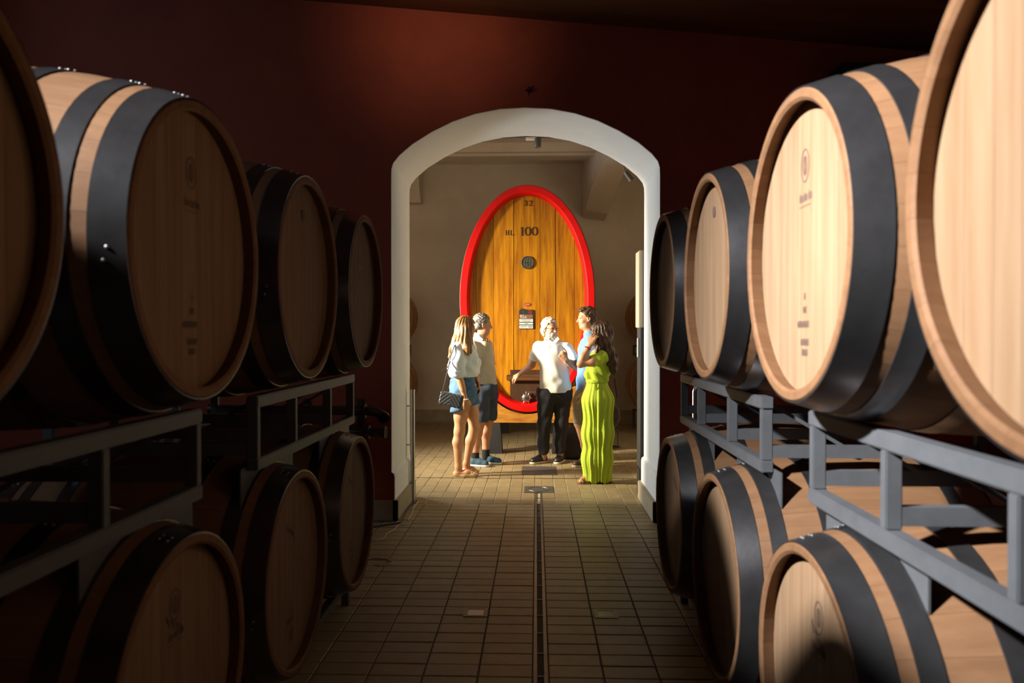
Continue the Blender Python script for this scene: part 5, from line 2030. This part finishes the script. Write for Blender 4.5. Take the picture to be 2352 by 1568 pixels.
# =================================================================== woman in green
def build_woman_green():
    Q = zoomB(7.95)
    e = person(1372, 7.95, 'woman with long dark hair in lime green belted jumpsuit, hand raised to hair')
    f = unit(V(-.85, .50, 0))
    s_ = np.cross(f, V(0, 0, 1))            # her right-hand side: away from the camera
    B = Field()
    head = Q(832, 300)
    P, fr = head_prims(B, head, unit(V(-.86, .5, -.05)), s=.95, jaw=.85)
    neck = Q(842, 398)
    hip, chest = Q(815, 800), Q(830, 540)
    torso(B, hip, chest, neck, f, .135, .100, .105, .045, head, .04)
    shn, shf = Q(850, 485, -.15), Q(822, 485, .15)
    eln, wrn = Q(672, 545, -.20), Q(752, 392, -.19)
    B.chain([shn, Q(770, 525, -.20), eln], [.047, .043, .034], .03)
    B.chain([eln, Q(700, 480, -.20), wrn], [.035, .035, .0235], .02)
    hand_prims(B, wrn, unit(Q(788, 300, -.16) - wrn), V(-.5, -.75, -.1), -1, .30, .95, .12)
    elf, wrf = Q(790, 640, .25), Q(790, 770, .27)
    B.chain([shf, elf, wrf], [.045, .036, .024], .03)
    hand_prims(B, wrf, unit(V(-.1, .05, -1)), V(0, 1, 0), 1, .3, .93)
    B.chain([Q(785, 850, .06), Q(770, 1150, .03), Q(750, 1440, .0)], [.09, .055, .034], .03)
    B.chain([Q(850, 850, -.05), Q(870, 1150, -.02), Q(872, 1430, .02)], [.09, .055, .034], .03)
    toe1, a1 = Q(655, 1480, -.05), Q(745, 1460, 0)
    a1[2] = .045; toe1[2] = .024
    B.cap(Q(750, 1440, 0), a1, .034, .034, .02)
    B.chain([a1, (a1 + toe1) / 2, toe1 + V(.03, 0, .004)], [.036, .033, .026], .02)
    for i in range(5):
        tt = toe1 + V(.012 + .008 * abs(i - 1), (i - 2) * .014, 0)
        B.cap(tt + V(.03, 0, .0), tt, .0095, .0085 if i else .0105, .006)
    a2 = Q(872, 1455, .02); a2[2] = .05
    B.cap(Q(872, 1430, .02), a2, .034, .034, .02).cap(a2, a2 + V(-.10, .03, -.02), .033, .026, .02)
    B.cut((0, 0, .014), (0, 0, -1))
    B.mesh('body', SKIN, e, .0058)
    hairm = mat('dark_chestnut_hair', (.035, .014, .007), .42, var=(.085, .038, .018), scale=26, stretch=(3, 3, .25), bump=.6)
    face_bits(e, P, .95, hairm)
    green = mat('lime_linen', (.45, .60, .035), .8, var=(.38, .52, .028), scale=30, stretch=(2, 2, .3), bump=.25, bscale=90)
    # bodice
    Fb = Field()
    Fb.cap(Q(835, 500) - s_ * .10, Q(835, 500) + s_ * .10, .070, .070, .05)
    Fb.cap(Q(832, 540), Q(812, 640), .122, .120, .06, (s_, 1.08))
    Fb.cap(Q(770, 585, 0), Q(765, 630, 0), .06, .065, .06)
    Fb.chain([shn, Q(778, 520, -.19)], [.064, .058], .03)
    Fb.chain([shf, Q(785, 540, .2)], [.064, .066], .03)
    Fb.cap(Q(842, 450), Q(840, 428), .078, .064, .03)
    Fb.cap(Q(805, 480, -.06), Q(800, 540, -.05), .06, .08, .05)
    Fb.warp(wrinkle(.0075, 45, 22, .4))
    Fb.cut(Q(812, 682), (0, 0, -1))
    sdv = unit(Q(745, 530, -.21) - shn)
    Fb.carve(lambda Pp: np.where((Pp[..., 0] < Q(790, 500)[0]) & (Pp[..., 1] < 7.95 - .06), (Pp - V(Q(762, 525, -.2))) @ sdv, -1))
    Fb.mesh('bodice', green, e, .006)
    # belt
    Fw = Field().cap(Q(806, 668), Q(805, 686), .113, .113, .004, (s_, 1.06)).cut(Q(806, 662), (0, 0, 1)).cut(Q(806, 692), (0, 0, -1))
    Fw.mesh('belt', green, e, .0055)
    # wide trousers
    Ft = Field()
    Ft.cap(Q(806, 690), Q(812, 820), .105, .136, .05, (s_, 1.05))
    Ft.chain([Q(790, 840, -.01), Q(774, 1100, .01), Q(770, 1300, .02), Q(768, 1480, .01)], [.118, .098, .096, .094], .09)
    Ft.chain([Q(845, 840, -.03), Q(862, 1100, -.03), Q(866, 1300, -.02), Q(866, 1470, .0)], [.116, .088, .072, .070], .07)
    Ft.cut(Q(806, 682), (0, 0, 1))
    def hem(Pp):
        return (.012 + .012 * np.sin(Pp[..., 0] * 60)) - Pp[..., 2]
    Ft.carve(hem)
    pc = Q(815, 1100)
    def pleat(Pp):
        a = np.arctan2(Pp[..., 1] - pc[1], Pp[..., 0] - pc[0])
        z = Pp[..., 2]
        w = np.clip((1.2 - z) * 2.2, .45, 1)
        return .0055 * w * (np.sin(17 * a + .7 * np.sin(2.3 * z)) + .6 * np.sin(29 * a + 1.3 + .6 * np.sin(3.4 * z + 1)))
    Ft.warp(pleat)
    Ft.mesh('wide_trousers', green, e, .0058)
    b = MB().box(Vector(Q(800, 690, -.125)) - Vector((.012, .003, .16)), Vector(Q(800, 690, -.125)) + Vector((.012, .003, 0)))
    o = b.build('belt_tie', green); o.data.transform(Matrix.Translation(-Vector(e.location))); o.parent = e
    # hair: long, wavy
    Fh = Field()
    Fh.ell(P(0, -.018, .045), (.092, .108, .092), fr, .02)
    Fh.ell(P(0, -.055, -.02), (.088, .070, .12), fr, .03)
    Fh.chain([P(0, -.05, -.02), Q(865, 380, -.08), Q(900, 460, -.11), Q(928, 530, -.10), Q(940, 590, -.09), Q(945, 640, -.08)], [.090, .080, .062, .052, .030, .006], .04)
    Fh.chain([P(-.07, .0, .0), Q(812, 360, -.10), Q(826, 420, -.12), Q(800, 455, -.15)], [.05, .048, .036, .008], .03)
    Fh.chain([Q(900, 450, -.11), Q(955, 480, -.10), Q(968, 500, -.10)], [.05, .022, .006], .02)
    Fh.chain([Q(915, 510, -.10), Q(960, 560, -.08), Q(955, 590, -.08)], [.045, .020, .006], .02)
    fwd = P(0, .058, 0)
    Fh.carve(lambda Pp: np.minimum((Pp - V(fwd)) @ fr[1], -(np.abs((Pp - V(P(0, 0, 0))) @ fr[0]) - .064)) - np.where((Pp - V(P(0, 0, .055))) @ fr[2] > 0, .05, 0))
    Fh.warp(strands(.0045, head, 80, 22))
    Fh.mesh('hair', hairm, e, .006)
    # red bracelet
    b = MB()
    w = Vector(Q(733, 415, -.20)); d = Vector(unit(wrn - eln)); a_ = d.orthogonal().normalized(); b2 = d.cross(a_)
    b.tube([w + (a_ * math.cos(t) + b2 * math.sin(t)) * .031 for t in [2 * PI * k / 16 for k in range(16)]], .0065, 6, closed=True)
    o = b.build('bracelet', mat('red_beads', (.42, .03, .02), .4), None, True); o.data.transform(Matrix.Translation(-Vector(e.location))); o.parent = e
    # sandals
    sand = mat('brown_sandal', (.23, .10, .05), .6)
    for (hx, tx) in ((a1 + V(.05, 0, 0), toe1), (a2 + V(.05, 0, 0), a2 + V(-.15, .04, 0))):
        h_, t_ = hx.copy(), tx.copy(); h_[2] = t_[2] = .006
        Field().chain([h_, (h_ + t_) / 2, t_ + unit(h_ - t_) * .02], [.036, .034, .040], .02, (V(0, 0, 1), .18)).mesh('sandal', sand, e, .004)
    b = MB().tube([Vector(toe1 + V(.05, -.036, -.012)), Vector(toe1 + V(.045, -.02, .022)), Vector(toe1 + V(.04, .0, .030)), Vector(toe1 + V(.045, .03, .012))], .007, 8)
    o = b.build('sandal_strap', sand, None, True); o.data.transform(Matrix.Translation(-Vector(e.location))); o.parent = e


build_woman_green()

# black soft case beside the cradle and the grey hose with its wand, both behind the couple
q0, q1 = at(1292, 1042, 9.5), at(1336, 985, 9.5)
cf = empty('soft_case', ((q0.x + q1.x) / 2, 9.5, 0))
tag(cf, 'black rounded soft case on the floor between black trousers and green jumpsuit', 'case')
Fx = Field().rbox((cf.location.x, 9.5, .17), (.10, .07, .12), np.eye(3), .05).ell((cf.location.x - .02, 9.5, .30), (.12, .09, .10), None, .05).cut((0, 0, .002), (0, 0, -1))
Fx.mesh('case_body', M['black_paint'], cf, .010)
b = MB().tube([(-.05, 0, .385), (-.04, 0, .43), (.02, 0, .43), (.03, 0, .385)], .008, 8)
b.build('case_handle', M['cord_black'], cf, True)

q = at(1404, 955, 10.4)
hs = empty('hose_reel', (q.x, 10.4, 0))
tag(hs, 'grey looped hose on a stand behind the green jumpsuit', 'hose')
zq = q.z
for k, rr in enumerate((.13, .115, .10)):
    MB().tube([(rr * .85 * math.cos(2 * PI * t / 28), .02 * k, zq + rr * 1.25 * math.sin(2 * PI * t / 28)) for t in range(28)], .009, 8, closed=True).build('hose_loop', mat('grey_hose', (.16, .14, .115), .5), hs, True)
MB().tube([(0, .02, .01), (0, .02, zq + .2)], .012, 8).build('stand_post', M['dark_steel'], hs, True)
MB().lathe([(.12, 0), (.12, .015), (.02, .02)], (0, .02, .001), 'z', 24).build('stand_base', M['dark_steel'], hs, True)
w0, w1 = at(1411, 868, 10.4), at(1417, 911, 10.4)
wd = empty('cleaning_wand', (w1.x, 10.36, w1.z))
tag(wd, 'thin dark wand standing up behind the long dark hair', 'wand')
MB().tube([(w0.x - w1.x, 0, w0.z - w1.z), (0, 0, 0)], .010, 8).build('wand_tip', M['cord_black'], wd, True)
MB().tube([(0, 0, 0), (.01, .0, -w1.z + .003)], .006, 8).build('wand_rod', M['dark_steel'], wd, True)
